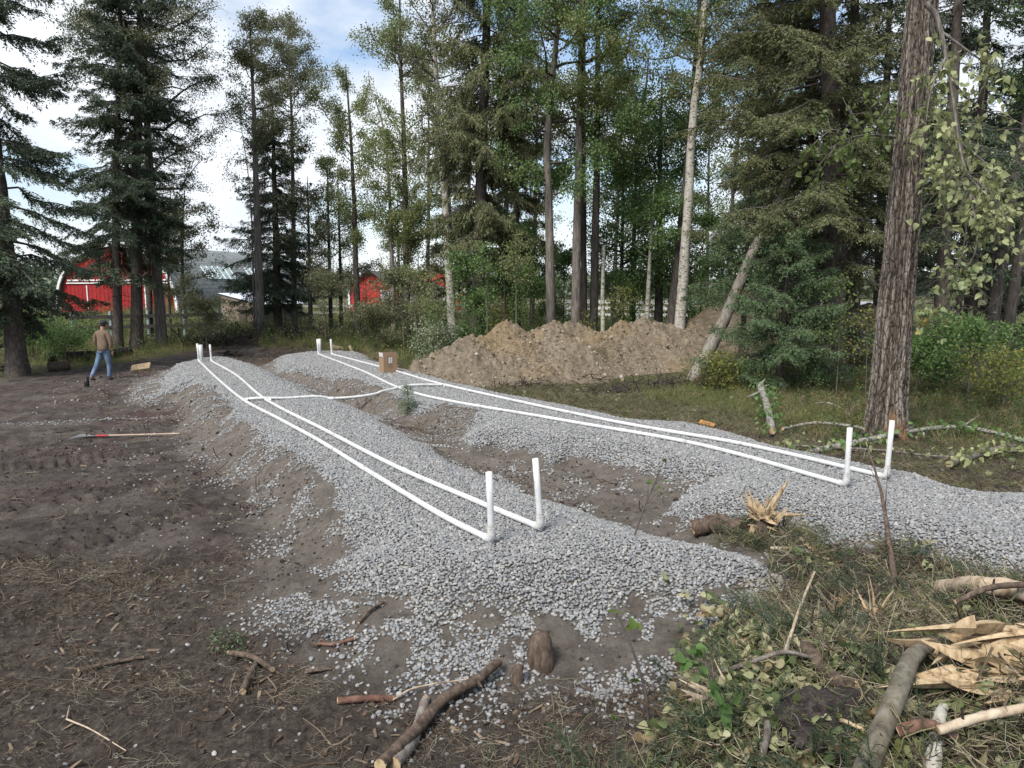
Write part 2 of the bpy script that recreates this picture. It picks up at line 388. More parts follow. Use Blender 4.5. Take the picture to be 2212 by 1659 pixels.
# ---------------------------------------------------------------- drain rock: two beds of river pebbles
def ico(sub):
    import bmesh
    bm = bmesh.new(); bmesh.ops.create_icosphere(bm, subdivisions=sub, radius=.5)
    V = np.array([v.co[:] for v in bm.verts]); F = np.array([[v.index for v in f.verts] for f in bm.faces]); bm.free(); return V, F
IV, IF = ico(3)
M_peb = instmat('pebble', [(.135,.136,.137), (.175,.178,.18), (.225,.226,.226), (.19,.195,.203), (.255,.25,.24), (.33,.325,.31), (.215,.198,.178)], rough=.75, spec=.3, pos=[0,.2,.4,.55,.75,.9,1])
pebs = []
for s in range(5):
    q = np.random.default_rng(s); f = 1+.13*np.sin(IV@q.normal(size=3)*3+s)+.10*np.sin(IV@q.normal(size=3)*5)
    pebs.append(src('pebble', [(IV*f[:, None]*[1, .78+.08*q.random(), .52+.14*q.random()], IF)], M_peb))
def nrm(x, y, e=.08):
    return (ground_h(x+e, y, False)-ground_h(x-e, y, False))/(2*e), (ground_h(x, y+e, False)-ground_h(x, y-e, False))/(2*e)
def grid_pts(x0, x1, y0, y1, sp, jit=.5):
    gx, gy = np.meshgrid(np.arange(x0, x1, sp), np.arange(y0, y1, sp)); gx = gx.ravel()+rng.uniform(-jit, jit, gx.size)*sp; gy = gy.ravel()+rng.uniform(-jit, jit, gy.size)*sp
    return gx, gy
PX = []; 
for y0, y1, sp in ((1.5, 8.2, .0212), (8.2, 16, .0255), (16, 28, .033)):
    x, y = grid_pts(-13, 11.5, y0, y1, sp)
    u = 1106+1533.7*x/np.maximum(y, .5)
    k = (u > -700) & (u < 2900); x, y = x[k], y[k]
    s1, s2 = sds(x, y); s = np.maximum(s1, s2)
    nn = fbm(x*1.9, y*1.9, 4); pn = fbm(x*3.3+5, y*3.3, 4)
    pr = sm(-.04, .08, s+.20*nn+.03*(s1 > s2))
    # spills down the flanks in patches, thick below the near end of the left bed
    near = sm(7.5, 6, y)*sm(2.6, 2, x)
    spill = (1-.55*(s2 > s1))*sm(-1.15+.1*near-.4*near*sm(-1.2, -.6, x), -.05, s)*sm(.02-.16*near, .34-.1*near, pn)*(.65+.3*near)+.012*sm(-3.6, -.4, s)*(x < 1)
    # a thin trail of stones across the scraped ground
    tr = np.exp(-((y-(14.6+.32*(x+8.5)))/.13)**2)*sm(-10.6, -9.8, x)*sm(-7.0, -7.4, x)*.22
    spill = np.maximum(spill, tr)
    k = rng.random(len(x)) < np.maximum(pr, spill); top = pr > .5
    PX.append(np.column_stack([x, y, s1 > s2, np.full(len(x), sp), top])[k])
PX = np.vstack(PX)
h = ground_h(PX[:, 0], PX[:, 1]); dx, dy = nrm(PX[:, 0], PX[:, 1])
n = len(PX); sz = PX[:, 3]*rng.uniform(.95, 1.7, n)*np.where(rng.random(n) < .08, 1.35, 1)
sz = np.where(PX[:, 4] > 0, sz, sz*.95)
rot = np.column_stack([np.arctan(dy)+rng.normal(0, .35, n), -np.arctan(dx)+rng.normal(0, .35, n), rng.uniform(0, 6.28, n)])
z = h+sz*.16+np.where(PX[:, 4] > 0, rng.uniform(-.006, .012, n), 0)
P = np.column_stack([PX[:, :2], z]); idx = rng.integers(0, 5, n); L = PX[:, 2] > 0
print('pebbles', n)
scatter('gravel', pebs, P[L], rot[L], sz[L], idx[L], 'left bed of grey river pebbles nearest the open scraped earth', 'gravel')
scatter('gravel', pebs, P[~L], rot[~L], sz[~L], idx[~L], 'right bed of grey river pebbles on the side of the tall ridged trunk', 'gravel')

# ---------------------------------------------------------------- white drain pipes
m, t, b = newmat('white_plastic'); v = mapv(t)
t.links.new(ramp(t, nse(t, v, 9, 5, .7), [(.34,.31,.27), (.54,.54,.53), (.62,.625,.63)], [.30, .46, .7]), b.inputs['Base Color']); b.inputs['Roughness'].default_value = .35
M_pvc = m
M_ink = simple('ink', [(.08,.08,.09), (.14,.14,.15)])
m, t, b = newmat('printed_line'); f = mth(t, 'GREATER_THAN', nse(t, mapv(t), 75, 2, .5), .53); g_ = mth(t, 'GREATER_THAN', nse(t, mapv(t), 1.1, 1), .47)
t.links.new(mixc(t, mth(t, 'MULTIPLY', f, g_), (.66,.67,.67), (.16,.16,.17)), b.inputs['Base Color']); b.inputs['Roughness'].default_value = .4
M_print = m
M_dark = simple('dark_hole', [(.01,.01,.01), (.015,.015,.015)])
def top_z(x, y): return gz(x, y)+.035
def lay(pts, zoff=.0):
    P = spline(np.array([at(u, v, MT+.05)[:2] for u, v in pts]), 60)
    z = np.array([float(ground_h(np.array([p[0]]), np.array([p[1]]), False)[0]) for p in P])
    z = np.convolve(np.pad(z, 8, mode='edge'), np.ones(17)/17, 'valid')+.05+zoff
    return np.column_stack([P, z])
def hollow(p0, p1, r, th=.006, n=20):
    p0 = np.array(p0); p1 = np.array(p1)
    d = (p1-p0)/np.linalg.norm(p1-p0)
    pts = [p0, p0+(p1-p0)*.5, p1, p1, p1-d*.12]; rr = [r, r, r, r-th, r-th]
    P = np.array(pts); 
    u = np.array([1., 0, 0]); u -= d*np.dot(u, d); u /= np.linalg.norm(u); w = np.cross(d, u)
    a = np.linspace(0, 2*math.pi, n, endpoint=False); V = np.concatenate([p+q*(np.cos(a)[:, None]*u+np.sin(a)[:, None]*w) for p, q in zip(P, rr)])
    i = np.arange(4)[:, None]*n; j = np.arange(n)[None]; k = (j+1) % n
    return [(V, np.stack([i+j, i+k, i+n+k, i+n+j], -1).reshape(-1, 4))]
PR = .030
unit_ = lambda v: v/np.linalg.norm(v)
def lateral(pts, rise_near, rise_far, label, tees=(), lean=(0, 0), marks=True):
    P = lay(pts); root = empty('drain_pipe', P[0]-[0, 0, PR], label, 'drain pipe', 'perforated drain pipes laid on the gravel beds'); o = P[0]-[0, 0, PR]
    mk('pipe', tube(P-o, PR, 18), M_pvc, root)
    for q_ in (18, 37): mk('coupling', tube([P[q_]-o-unit_(P[q_+1]-P[q_])*.06, P[q_]-o+unit_(P[q_+1]-P[q_])*.06], PR+.005, 18), M_pvc, root)
    d = P[1]-P[0]; d /= np.linalg.norm(d)
    for end, top, ln, nm in ((P[0], rise_near, lean, 'near'), (P[-1], rise_far, (-.05, 0), 'far')):
        dd = d if nm == 'near' else -(P[-1]-P[-2])/np.linalg.norm(P[-1]-P[-2])
        c = end-o; up = np.array([ln[0], ln[1], 1.]); up /= np.linalg.norm(up)
        arc = [c+dd*.10]+[c+dd*(.055*(1-math.sin(t_)))+up*(.055*(1-math.cos(t_))) for t_ in np.linspace(0, math.pi/2, 7)]+[c+up*.115]
        arc = [q for q in arc]
        mk('elbow_fitting', tube(arc, PR+.0065, 20), M_pvc, root)
        mk('riser', hollow(c+up*.09, c+up*top, PR), M_pvc, root)
        if nm == 'near' and marks:
            if marks == 2:
                side = np.array([.35, -1., 0]); side /= np.linalg.norm(side); w = np.array([1, .35, 0])/1.06*.006
                V = np.array([c+up*z_+side*(PR+.0012)+w*g_ for z_ in np.linspace(.14, top-.03, 12) for g_ in (-1, 1)])
                mk('print', [(V, np.array([[2*i, 2*i+1, 2*i+3, 2*i+2] for i in range(11)]))], M_print, root, False)
    # printed line along the flank facing the camera
    e = np.gradient(P, axis=0); e = e/np.linalg.norm(e, axis=1)[:, None]; nn = np.column_stack([-e[:, 1], e[:, 0], 0*e[:, 0]]); nn = np.where(nn[:, 1:2] > 0, -nn, nn)
    zz_ = np.array([0, 0, 1.]); V = []
    for i in range(1, 34):
        for g_ in (30, 41):
            V.append(P[i]-o+(nn[i]*math.cos(R(g_))+zz_*math.sin(R(g_)))*(PR+.0012))
    mk('print', [(np.array(V), np.array([[2*i, 2*i+1, 2*i+3, 2*i+2] for i in range(32)]))], M_print, root, False)
    for tp in tees:
        q = np.argmin(np.abs(P[:, 1]-tp[1])); e = P[q+1]-P[q-1]; e /= np.linalg.norm(e)
        mk('tee_fitting', tube([P[q]-o-e*.08, P[q]-o+e*.08], PR+.006, 18)+tube([P[q]-o, P[q]-o+np.array(tp[2])*.09], PR+.006, 18), M_pvc, root)
    return P
XA = at(525, 863, MT+.05); XB = at(573, 862, MT+.05); XC = at(880, 836, MT+.05); XD = at(960, 831, MT+.05)
eA = (XB-XA)/np.linalg.norm(XB-XA); eD = (XD-XC)/np.linalg.norm(XD-XC)
A = lateral([(1062,1167),(950,1110),(800,1020),(690,952),(600,903),(525,863),(470,818),(430,780)], .62, .55, 'white drain pipe along the outer left side of the left gravel bed', [(XA[0], XA[1], eA)], (-.035, .0))
B = lateral([(1168,1140),(1000,1070),(850,1005),(700,928),(573,862),(510,810),(457,780)], .66, .52, 'white drain pipe along the trench side of the left gravel bed', [(XB[0], XB[1], eA)], (-.08, .02))
C = lateral([(1828,1047),(1500,958),(1200,905),(900,850),(780,800),(688,765)], .66, .52, 'white drain pipe along the trench side of the right gravel bed', [(XC[0], XC[1], eD)], (.0, 0), 2)
D = lateral([(1915,1030),(1600,958),(1300,905),(960,831),(850,800),(717,765)], .68, .52, 'white drain pipe along the forest side of the right gravel bed', [(XD[0], XD[1], -eD)], (.03, .0))
# the cross pipe that joins the four
root = empty('cross_pipe', XA, 'white pipe crossing the trench from one gravel bed to the other', 'drain pipe')
q = spline([XA+[0, 0, .0], XB+[0, 0, .02], at(710, 861, .42), at(800, 853, .44), XC+[0, 0, .03], XD+[0, 0, .0]], 50)
q[:, 2] = np.maximum(q[:, 2], [gz(p[0], p[1])+.04 for p in q])
mk('pipe', tube(q-XA, PR, 16), M_pvc, root)
st = at(711, 861, .42)
mk('tee_fitting', tube([st-XA-[.09, .02, 0], st-XA+[.09, .02, 0]], PR+.008, 16)+tube([st-XA, st-XA-[0, 0, .2]], PR+.004, 16), M_pvc, root)
# the two wide standpipes at the far ends
for (u, v, Y, lab) in ((434, 777, 22.6, 'wide white standpipe at the far end of the left gravel bed'), (690, 762, 25.3, 'wide white standpipe at the far end of the right gravel bed')):
    p = at(u, v, Y=Y); z = gz(p[0], p[1]); 
    r = empty('standpipe', (p[0], p[1], z), lab, 'standpipe', 'wide standpipes at the far ends')
    mk('pipe_body', hollow((0, 0, -.05), (.0, 0, .52), .075, .008), M_pvc, r)

# ---------------------------------------------------------------- heaps of dug clay
m, t, b = newmat('clay'); v = mapv(t)
c1 = ramp(t, nse(t, v, 7, 9, .75), [(.085,.067,.048), (.18,.145,.105), (.26,.215,.16), (.34,.295,.23)], [.28, .45, .6, .78])
c2 = ramp(t, nse(t, v, 7, 9, .75), [(.12,.085,.05), (.24,.18,.11), (.33,.26,.17)], [.3, .5, .72])
c3 = mixc(t, ramp(t, nse(t, v, .45, 3), [(0,0,0), (1,1,1)], [.5, .62]), c1, c2)
c4 = mixc(t, ramp(t, nse(t, v, 1.3, 6, .7), [(1,1,1), (0,0,0)], [.26, .4]), c3, (.07,.052,.042))
t.links.new(c4, b.inputs['Base Color']); b.inputs['Roughness'].default_value = .95; b.inputs['Specular IOR Level'].default_value = .1
bump(t, b, nse(t, v, 16, 9, .8), 1, .07)
M_clay = m
xs = np.arange(-6, 14, .04); ys = np.arange(17.5, 31, .045)
X, Y = np.meshgrid(xs, ys); H = clay_h(X, Y); 
Hg = ground_h(X, Y, False)
ok = H > .0; Zc = np.where(ok, np.maximum(H, 0)+Hg*.6-.0, -1.)
Zc = np.where(H > 0, Hg*(1-sm(0, .5, H))+np.maximum(H, 0)*1.0-.02, Hg-.3)
nx = len(xs); i = np.arange(len(ys)-1)[:, None]*nx; j = np.arange(nx-1)[None]
F = np.stack([i+j, i+j+1, i+nx+j+1, i+nx+j], -1).reshape(-1, 4)
kf = (H.ravel()[F] > -.05).any(1); F = F[kf]; us = np.unique(F); rm = np.full(X.size, -1); rm[us] = np.arange(len(us))
V = np.column_stack([X.ravel(), Y.ravel(), Zc.ravel()])[us]
tag(mk('dirt_pile', [(V, rm[F])], M_clay, smooth=True), 'long tan heap of dug clay and stones in front of the forest trunks', 'dirt pile')
def clump_src(nm, mat, s0):
    q = np.random.default_rng(s0); f = 1+.28*np.sin(IV@q.normal(size=3)*6)+.2*np.sin(IV@q.normal(size=3)*11); 
    return src(nm, [(IV*f[:, None], IF)], mat, False)
def heap(c, rx, ry, hh, seed, label):
    xs = np.linspace(-1.25, 1.25, 90); X, Y = np.meshgrid(xs, xs); d = np.hypot(X, Y)
    Zh = np.maximum(0, 1-d**1.15)*hh; n_ = fbm(X*2.2+seed, Y*2.2, 5); Zh = Zh+n_*.16*hh*sm(0, .3, Zh)+.05*np.abs(fbm(X*12, Y*12, 3))*sm(0, .2, Zh)-.08*(Zh <= 0)
    i = np.arange(89)[:, None]*90; j = np.arange(89)[None]
    return tag(mk('dirt_pile', [(np.column_stack([(X*rx).ravel(), (Y*ry).ravel(), Zh.ravel()]), np.stack([i+j, i+j+1, i+91+j, i+90+j], -1).reshape(-1, 4))], M_clay, loc=(c[0], c[1], gz(c[0], c[1]))), label, 'dirt pile')
heap((ax(1570, 28), 28), 2.6, 2.2, 2.05, 3, 'farther tan clay heap rising behind the leaning dead trunk')
heap((ax(1880, 25), 25), 3.6, 2.2, 1.75, 8, 'clay heap seen between the dark spruce trunk and the tall ridged trunk')
# clods and stones that lie on the long heap: too many to count
M_clod = instmat('clod', [(.10,.08,.055), (.20,.16,.115), (.29,.24,.175), (.38,.335,.26)], rough=.95, spec=.1)
cl = [clump_src('clod', M_clod, s) for s in (1, 2, 3)]
x, y = grid_pts(-5, 12, 18, 27.5, .10); hc = clay_h(x, y); k = (hc > .05) & (rng.random(len(x)) < .35+.5*(fbm(x, y, 3) > .0)); x, y, hc = x[k], y[k], hc[k]; n = len(x)
zz = np.where(True, ground_h(x, y, False)*(1-sm(0, .5, hc))+hc-.02, 0)
s_ = rng.uniform(.025, .06, n)*np.where(rng.random(n) < .08, 2, 1)
scatter('clods', cl, np.column_stack([x, y, zz]), rng.uniform(0, 6, (n, 3)), s_, rng.integers(0, 3, n), 'loose clods and stones lying over the long tan heap', 'clods')
M_soilclod = instmat('soil_clod', [(.035,.027,.023), (.07,.056,.048), (.12,.10,.085)], rough=.95, spec=.1)
sc_ = [clump_src('soil_clod', M_soilclod, s) for s in (5, 6)]
x, y = grid_pts(-9, 8, 2.2, 14, .075, .9); s1, s2 = sds(x, y); s = np.maximum(s1, s2)
k = (s < -.1) & (rng.random(len(x)) < .16+.5*(fbm(x*1.4, y*1.4, 3) > .12)) & (np.abs(x) < y*.95+1); x, y = x[k], y[k]; n = len(x)
scatter('soil_clods', sc_, np.column_stack([x, y, ground_h(x, y)+.002]), rng.uniform(0, 6, (n, 3)), rng.uniform(.008, .030, n)*np.where(rng.random(n)<.05, 2, 1), rng.integers(0, 2, n), 'small crumbs of dark soil over the scraped ground', 'soil')

# ---------------------------------------------------------------- vegetation tools
def prisms(C, rad, n=3):
    """C (B,M,3) centre lines, rad (B,M): thin closed-round twigs, all at once"""
    B, M, _ = C.shape
    T = np.gradient(C, axis=1); T /= np.linalg.norm(T, axis=2, keepdims=True)+1e-9
    ref = np.where(np.abs(T[..., 2:3]) < .9, np.array([0, 0, 1.]), np.array([1., 0, 0]))
    U = np.cross(T, ref); U /= np.linalg.norm(U, axis=2, keepdims=True)+1e-9; W = np.cross(T, U)
    a = np.arange(n)*2*math.pi/n
    V = C[:, :, None]+rad[..., None, None]*(np.cos(a)[:, None]*U[:, :, None]+np.sin(a)[:, None]*W[:, :, None])
    b = np.arange(B)[:, None, None]*M*n; i = np.arange(M-1)[None, :, None]*n; j = np.arange(n)[None, None]; k = (j+1) % n
    F = np.stack([b+i+j, b+i+k, b+i+n+k, b+i+n+j], -1).reshape(-1, 4)
    return V.reshape(-1, 3), F
def unit(v): return v/(np.linalg.norm(v, axis=-1, keepdims=True)+1e-9)
def blades(P, D, ln, wd, q, fold=0.):
    """leaf-shaped quads at P pointing along D"""
    n = len(P); D = unit(D); S = unit(np.cross(D, unit(q.normal(size=(n, 3)))))
    Nn = np.cross(D, S); ln = np.broadcast_to(ln, n)[:, None]; wd = np.broadcast_to(wd, n)[:, None]
    m = P+D*ln*.42
    V = np.stack([P, m+S*wd*.5+Nn*wd*fold, P+D*ln-Nn*wd*fold, m-S*wd*.5+Nn*wd*fold], 1).reshape(-1, 3)
    return V, np.arange(4*n).reshape(n, 4)

M_needle = leafmat('needles', [(0.035, 0.054, 0.037), (0.056, 0.08, 0.052), (0.083, 0.11, 0.065), (0.127, 0.145, 0.089)], .6, .12, .25)
M_needle_ol = leafmat('olive_needles', [(0.066, 0.077, 0.039), (0.11, 0.123, 0.055), (0.158, 0.167, 0.077), (0.22, 0.209, 0.121)], .6, .15, .25)
M_needle_gr = leafmat('green_needles', [(0.051, 0.081, 0.04), (0.079, 0.124, 0.055), (0.112, 0.165, 0.077), (0.158, 0.205, 0.103)], .55, .18, .3)
M_leaf = leafmat('poplar_leaves', [(0.087, 0.124, 0.044), (0.142, 0.189, 0.065), (0.204, 0.248, 0.087), (0.277, 0.291, 0.124), (0.393, 0.379, 0.175)], .5, .5, .4)
M_leaf_ol = leafmat('olive_leaves', [(0.075, 0.086, 0.046), (0.122, 0.132, 0.069), (0.179, 0.184, 0.093), (0.273, 0.259, 0.144)], .5, .35, .4)
M_leaf_gn = leafmat('green_leaves', [(0.062, 0.113, 0.041), (0.103, 0.179, 0.055), (0.152, 0.241, 0.076), (0.22, 0.296, 0.099)], .5, .4, .4)
M_leaf_ye = leafmat('yellow_leaves', [(.12,.14,.03), (.20,.21,.05), (.30,.28,.07)], .5, .45, .35)
M_leaf_pale = leafmat('wilted_leaves', [(0.098, 0.124, 0.046), (0.221, 0.247, 0.111), (0.351, 0.364, 0.182), (0.468, 0.468, 0.26)], .6, .3, .3)
def barkmat(name, cols, zs, scale, bs=.8, dist=.03, pos=None, blot=None):
    m, t, b = newmat(name); v = mapv(t, 'Object', (1, 1, zs)); f = nse(t, v, scale, 7, .7, .6)
    c = ramp(t, f, cols, pos or [.32+.36*i/(len(cols)-1) for i in range(len(cols))])
    if blot: c = mixc(t, ramp(t, nse(t, mapv(t, 'Object', blot[1]), blot[2], 4, .7), [(0,0,0), (1,1,1)], blot[3]), c, blot[0])
    t.links.new(c, b.inputs['Base Color']); b.inputs['Roughness'].default_value = .9; b.inputs['Specular IOR Level'].default_value = .15
    bump(t, b, f, bs, dist); return m
M_bark_sp = barkmat('spruce_bark', [(.040,.033,.028), (.085,.070,.060), (.15,.128,.11)], .35, 16)
M_bark_pop = barkmat('poplar_bark', [(.06,.05,.043), (.14,.122,.105), (.25,.225,.20)], .14, 14)
M_bark_dk = barkmat('dark_bark', [(.032,.027,.024), (.072,.062,.055), (.13,.115,.10)], .16, 14)
M_bark_wh = barkmat('aspen_bark', [(.20,.185,.15), (.36,.34,.29), (.47,.45,.40)], .5, 6, .3, .02, None, ((.035,.03,.027), (1, 1, 2.6), 7, [.55, .61]))
M_bark_gb = barkmat('grey_birch_bark', [(.13,.12,.10), (.25,.235,.205), (.34,.325,.29)], 1, 9, .3, .02, None, ((.05,.045,.04), (1, 1, 1), 16, [.54, .62]))
M_bark_dead = barkmat('dead_wood', [(.09,.078,.066), (.20,.18,.155), (.31,.285,.25)], .1, 18, .8, .02, None, ((.13,.065,.035), (1, 1, .5), 2.5, [.58, .66]))
M_twig = simple('twigs', [(.05,.042,.037), (.12,.10,.088)], 8)
M_twig_gr = simple('grey_twigs', [(.07,.06,.05), (.16,.14,.12)], 8)
M_moss = leafmat('hanging_lichen', [(.06,.055,.04), (.10,.09,.06), (.14,.125,.085)], .8, .2, .1)

def trunkpath(base, pts, Y, H):
    """pts: (u,v) of the 2212-wide view; the path goes on straight to height H"""
    Q = [np.zeros(3)]
    for u, v in pts:
        p = at(u, v, Y=Y)-base; Q.append(p)
    d = unit(Q[-1]-Q[max(-3, -len(Q))]); d = d*.6+np.array([0, 0, .4]); d /= d[2]
    if H > Q[-1][2]+.3: Q.append(Q[-1]+d*(H-Q[-1][2]))
    return spline(Q, 26)
def along(P, z):
    z = np.asarray(z); return np.column_stack([np.interp(z, P[:, 2], P[:, 0]), np.interp(z, P[:, 2], P[:, 1]), z])
def trunk_parts(P, r0, seed, flare=.35, n=14, tip=.12, pw=.85):
    z = P[:, 2]/P[-1, 2]; zz = np.linspace(0, 1, 60); Q = along(P, zz*P[-1, 2]); 
    r = r0*((1-zz)**pw*(1-tip)+tip)*(1+flare*np.exp(-zz*P[-1, 2]/.35)); q = np.random.default_rng(seed)
    Q[:, :2] += .02*np.cumsum(q.normal(size=(60, 2)), 0)*r0; Q[0, 2] -= .3
    return tube(Q, r, n, True, .06, seed)

def spruce(base, P, r0, cb, W, seed, label, mat=M_needle, bark=M_bark_sp, dens=1., droop=.42, hang=.0, group=None, prof=.8, tuft=.11, dead=10, nb=9, side=None, name='spruce_tree'):
    q = np.random.default_rng(seed); H = P[-1, 2]
    root = empty(name, base, label, 'spruce tree', group)
    mk('trunk', trunk_parts(P, r0, seed), bark, root)
    B = int(nb*(H-cb)); z = cb+(H-cb)*np.sort(q.random(B))**.95; tt = (z-cb)/(H-cb)
    az = q.random(B)*6.283
    L = W*((1-tt)**prof*.93+.07)*(.55+.45*sm(0, .12, tt))*q.uniform(.62, 1.12, B)
    if side is not None: L = L*(1+side[1]*np.cos(az-side[0]))
    M = 8; s = np.linspace(0, 1, M)
    A = np.column_stack([np.cos(az), np.sin(az), 0*az]); dr = droop*q.uniform(.7, 1.3, B)*(1.15-.9*tt)
    up = .30*tt+.08
    dz = L[:, None]*(up[:, None]*s-dr[:, None]*s**1.5+.45*dr[:, None]*s**4)
    C = along(P, z)[:, None]+A[:, None]*(L[:, None]*s)[..., None]; C[..., 2] += dz
    C[:, 1:] += q.normal(size=(B, M-1, 3))*.03*L[:, None, None]
    parts = [prisms(C, (.004+.012*L[:, None])*(1.05-s)[None]*1.1)]
    # bare dead branches below the crown
    if dead:
        zd = q.uniform(min(.8, cb*.3), cb+2.5, dead*3); ad = q.random(dead*3)*6.283; Ld = q.uniform(.5, 1.9, dead*3)*min(1, W/2)
        Ad = np.column_stack([np.cos(ad), np.sin(ad), 0*ad]); Cd = along(P, zd)[:, None]+Ad[:, None]*(Ld[:, None]*s)[..., None]; Cd[..., 2] -= (.35*Ld)[:, None]*s**1.8
        Cd[:, 1:] += q.normal(size=(len(zd), M-1, 3))*.04
        parts.append(prisms(Cd, .012*(1.1-s)[None]*np.ones((len(zd), 1))))
        nt_ = len(zd)*7; bi = q.integers(0, len(zd), nt_); si = q.integers(2, M, nt_); c0 = Cd[bi, si]
        d = unit(q.normal(size=(nt_, 3))+Ad[bi]*.7-[0, 0, .5]); l = q.uniform(.15, .5, nt_)
        s3 = np.linspace(0, 1, 3); ct = c0[:, None]+d[:, None]*(l[:, None]*s3)[..., None]; ct[..., 2] -= .15*(l[:, None]*s3**2)
        parts.append(prisms(ct, .0045*np.ones((nt_, 3))))
    mk('branches', parts, M_twig, root)
    # twigs on both sides of each branch, tufts of needles on each twig
    nt = (L/.038*2*dens).astype(int)+4; bi = np.repeat(np.arange(B), nt); n = len(bi)
    t = q.uniform(.10, 1, n)**.85; f = t*(M-1); i0 = np.minimum(f.astype(int), M-2); fr = (f-i0)[:, None]
    p0 = C[bi, i0]*(1-fr)+C[bi, i0+1]*fr
    sg = q.choice([-1, 1], n); lat = np.column_stack([-A[bi, 1], A[bi, 0], 0*t])*sg[:, None]
    tl = (L[bi]*.34*(1.08-t)+.10)*q.uniform(.5, 1.15, n)
    td = unit(lat*.8+A[bi]*.65+np.column_stack([0*t, 0*t, -.18-.5*q.random(n)-hang*q.random(n)*2]))
    nk = np.maximum(2, (tl/.038).astype(int)); ti = np.repeat(np.arange(n), nk); m = len(ti)
    w = q.random(m); p = p0[ti]+td[ti]*(tl[ti]*w)[:, None]; p[:, 2] -= .22*tl[ti]*w**2+q.random(m)**2*.05
    p += q.normal(size=(m, 3))*.012
    dd = td[ti]+q.normal(size=(m, 3))*.42; dd[:, 2] -= .1+hang
    V, F = blades(p, dd, tuft*q.uniform(.6, 1.25, m), tuft*.30*q.uniform(.7, 1.3, m), q, .1)
    mk('crown', [(V, F)], mat, root, False)
    if hang > .3:
        k = int(B*10); bi = q.integers(0, B, k); f = q.random(k)*(M-1.01); i0 = f.astype(int)
        p = C[bi, i0]+(C[bi, i0+1]-C[bi, i0])*(f-i0)[:, None]
        V, F = blades(p, np.array([0, 0, -1.])+q.normal(size=(k, 3))*.12, q.uniform(.15, .55, k), q.uniform(.03, .07, k), q)
        mk('lichen', [(V, F)], M_moss, root, False)
    return root

def broadleaf(base, P, r0, z0, z1, W, seed, label, mat=M_leaf, bark=M_bark_pop, leaves=6000, ls=.09, group=None, bare=0., up=.9, limbs=26, prof=None, name='poplar_tree', cat='poplar tree', forks=(), shift=(0, 0), clump=.16, tip=.12, flare=.35):
    q = np.random.default_rng(seed); root = empty(name, base, label, cat, group)
    tp = trunk_parts(P, r0, seed, flare, 14 if r0 > .08 else 7, tip)
    for fk in forks: tp += tube(spline(fk, 12), np.linspace(r0*.55, r0*.2, 12), 8, True, .05, seed)
    mk('trunk', tp, bark, root)
    B = limbs; z = z0+(z1-z0)*np.sort(q.random(B)); tt = (z-z0)/max(z1-z0, .1); az = np.arange(B)*2.4+q.normal(size=B)*.5
    pf = prof(tt) if prof else (.35+.65*np.sin(np.clip(tt*.9+.12, 0, 1)*math.pi)**.8)
    L = W*pf*q.uniform(.6, 1.15, B); M = 8; s = np.linspace(0, 1, M)
    A = np.column_stack([np.cos(az), np.sin(az), 0*az])
    C = along(P, np.minimum(z, P[-1, 2]))[:, None]+A[:, None]*(L[:, None]*s**.9)[..., None]
    C[..., 2] += (L*up*q.uniform(.5, 1.2, B))[:, None]*s**1.25
    C[:, 1:] += np.cumsum(q.normal(size=(B, M-1, 3)), 1)*.035*L[:, None, None]
    C[..., :2] += np.array(shift)*s[:, None]
    rb = np.minimum(r0*.30, .006+.016*L)
    parts = [prisms(C, rb[:, None]*(1.08-s)[None], 4)]
    T = B*9; bi = q.integers(0, B, T); f = q.uniform(.25, 1, T)*(M-1.01); i0 = f.astype(int); p0 = C[bi, i0]+(C[bi, i0+1]-C[bi, i0])*(f-i0)[:, None]
    dd = unit(A[bi]*.7+q.normal(size=(T, 3))*.65+[0, 0, .45]); tl = (L[bi]*.34+.15)*q.uniform(.5, 1.2, T); s4 = np.linspace(0, 1, 5)
    C2 = p0[:, None]+dd[:, None]*(tl[:, None]*s4)[..., None]; C2[:, 1:] += np.cumsum(q.normal(size=(T, 4, 3)), 1)*.03*tl[:, None, None]*2; C2[..., 2] -= .2*(tl[:, None]*s4**2)
    parts.append(prisms(C2, (.004+.003*r0/.2)*(1.15-s4)[None]*np.ones((T, 1))*1.3))
    if bare:
        T3 = int(T*4*bare); b3 = q.integers(0, T, T3); c0 = C2[b3, q.integers(1, 5, T3)]; d3 = unit(q.normal(size=(T3, 3))+[0, 0, .2]); l3 = q.uniform(.12, .5, T3); s3 = np.linspace(0, 1, 3)
        parts.append(prisms(c0[:, None]+d3[:, None]*(l3[:, None]*s3)[..., None], .0045*np.ones((T3, 3))))
    mk('branches', parts, M_twig if bark in (M_bark_dk, M_bark_pop) else M_twig_gr, root)
    leaves = int(leaves*1.4)
    if leaves:
        live = q.random(T) > bare*.7; lt = np.flatnonzero(live); ti = lt[q.integers(0, len(lt), leaves)]
        w = q.random(leaves)*4*.999; i0 = w.astype(int); p = C2[ti, i0]+(C2[ti, i0+1]-C2[ti, i0])*(w-i0)[:, None]
        p = p+q.normal(size=(leaves, 3))*clump*np.array([1, 1, .75])
        d = q.normal(size=(leaves, 3))*.8+[0, 0, -.75]
        V, F = blades(p, d, ls*q.uniform(.65, 1.25, leaves), ls*.8*q.uniform(.7, 1.15, leaves), q, .12)
        mk('crown', [(V, F)], mat, root, False)
    return root

def B_(u, Y):
    x = ax(u, Y); return np.array([x, Y, gz(x, Y)])

# ---------------------------------------------------------------- the trees, from the left of the clearing to the right
def SP(u, Y, pts, H, r0, cb, W, seed, label, **k):
    b = B_(u, Y); P = trunkpath(b, pts, Y, H); return spruce(b, P, r0, cb, W, seed, label, **k)
def BL(u, Y, pts, H, r0, z0, z1, W, seed, label, **k):
    b = B_(u, Y); P = trunkpath(b, pts, Y, H); return broadleaf(b, P, r0, z0, z1, W, seed, label, **k)

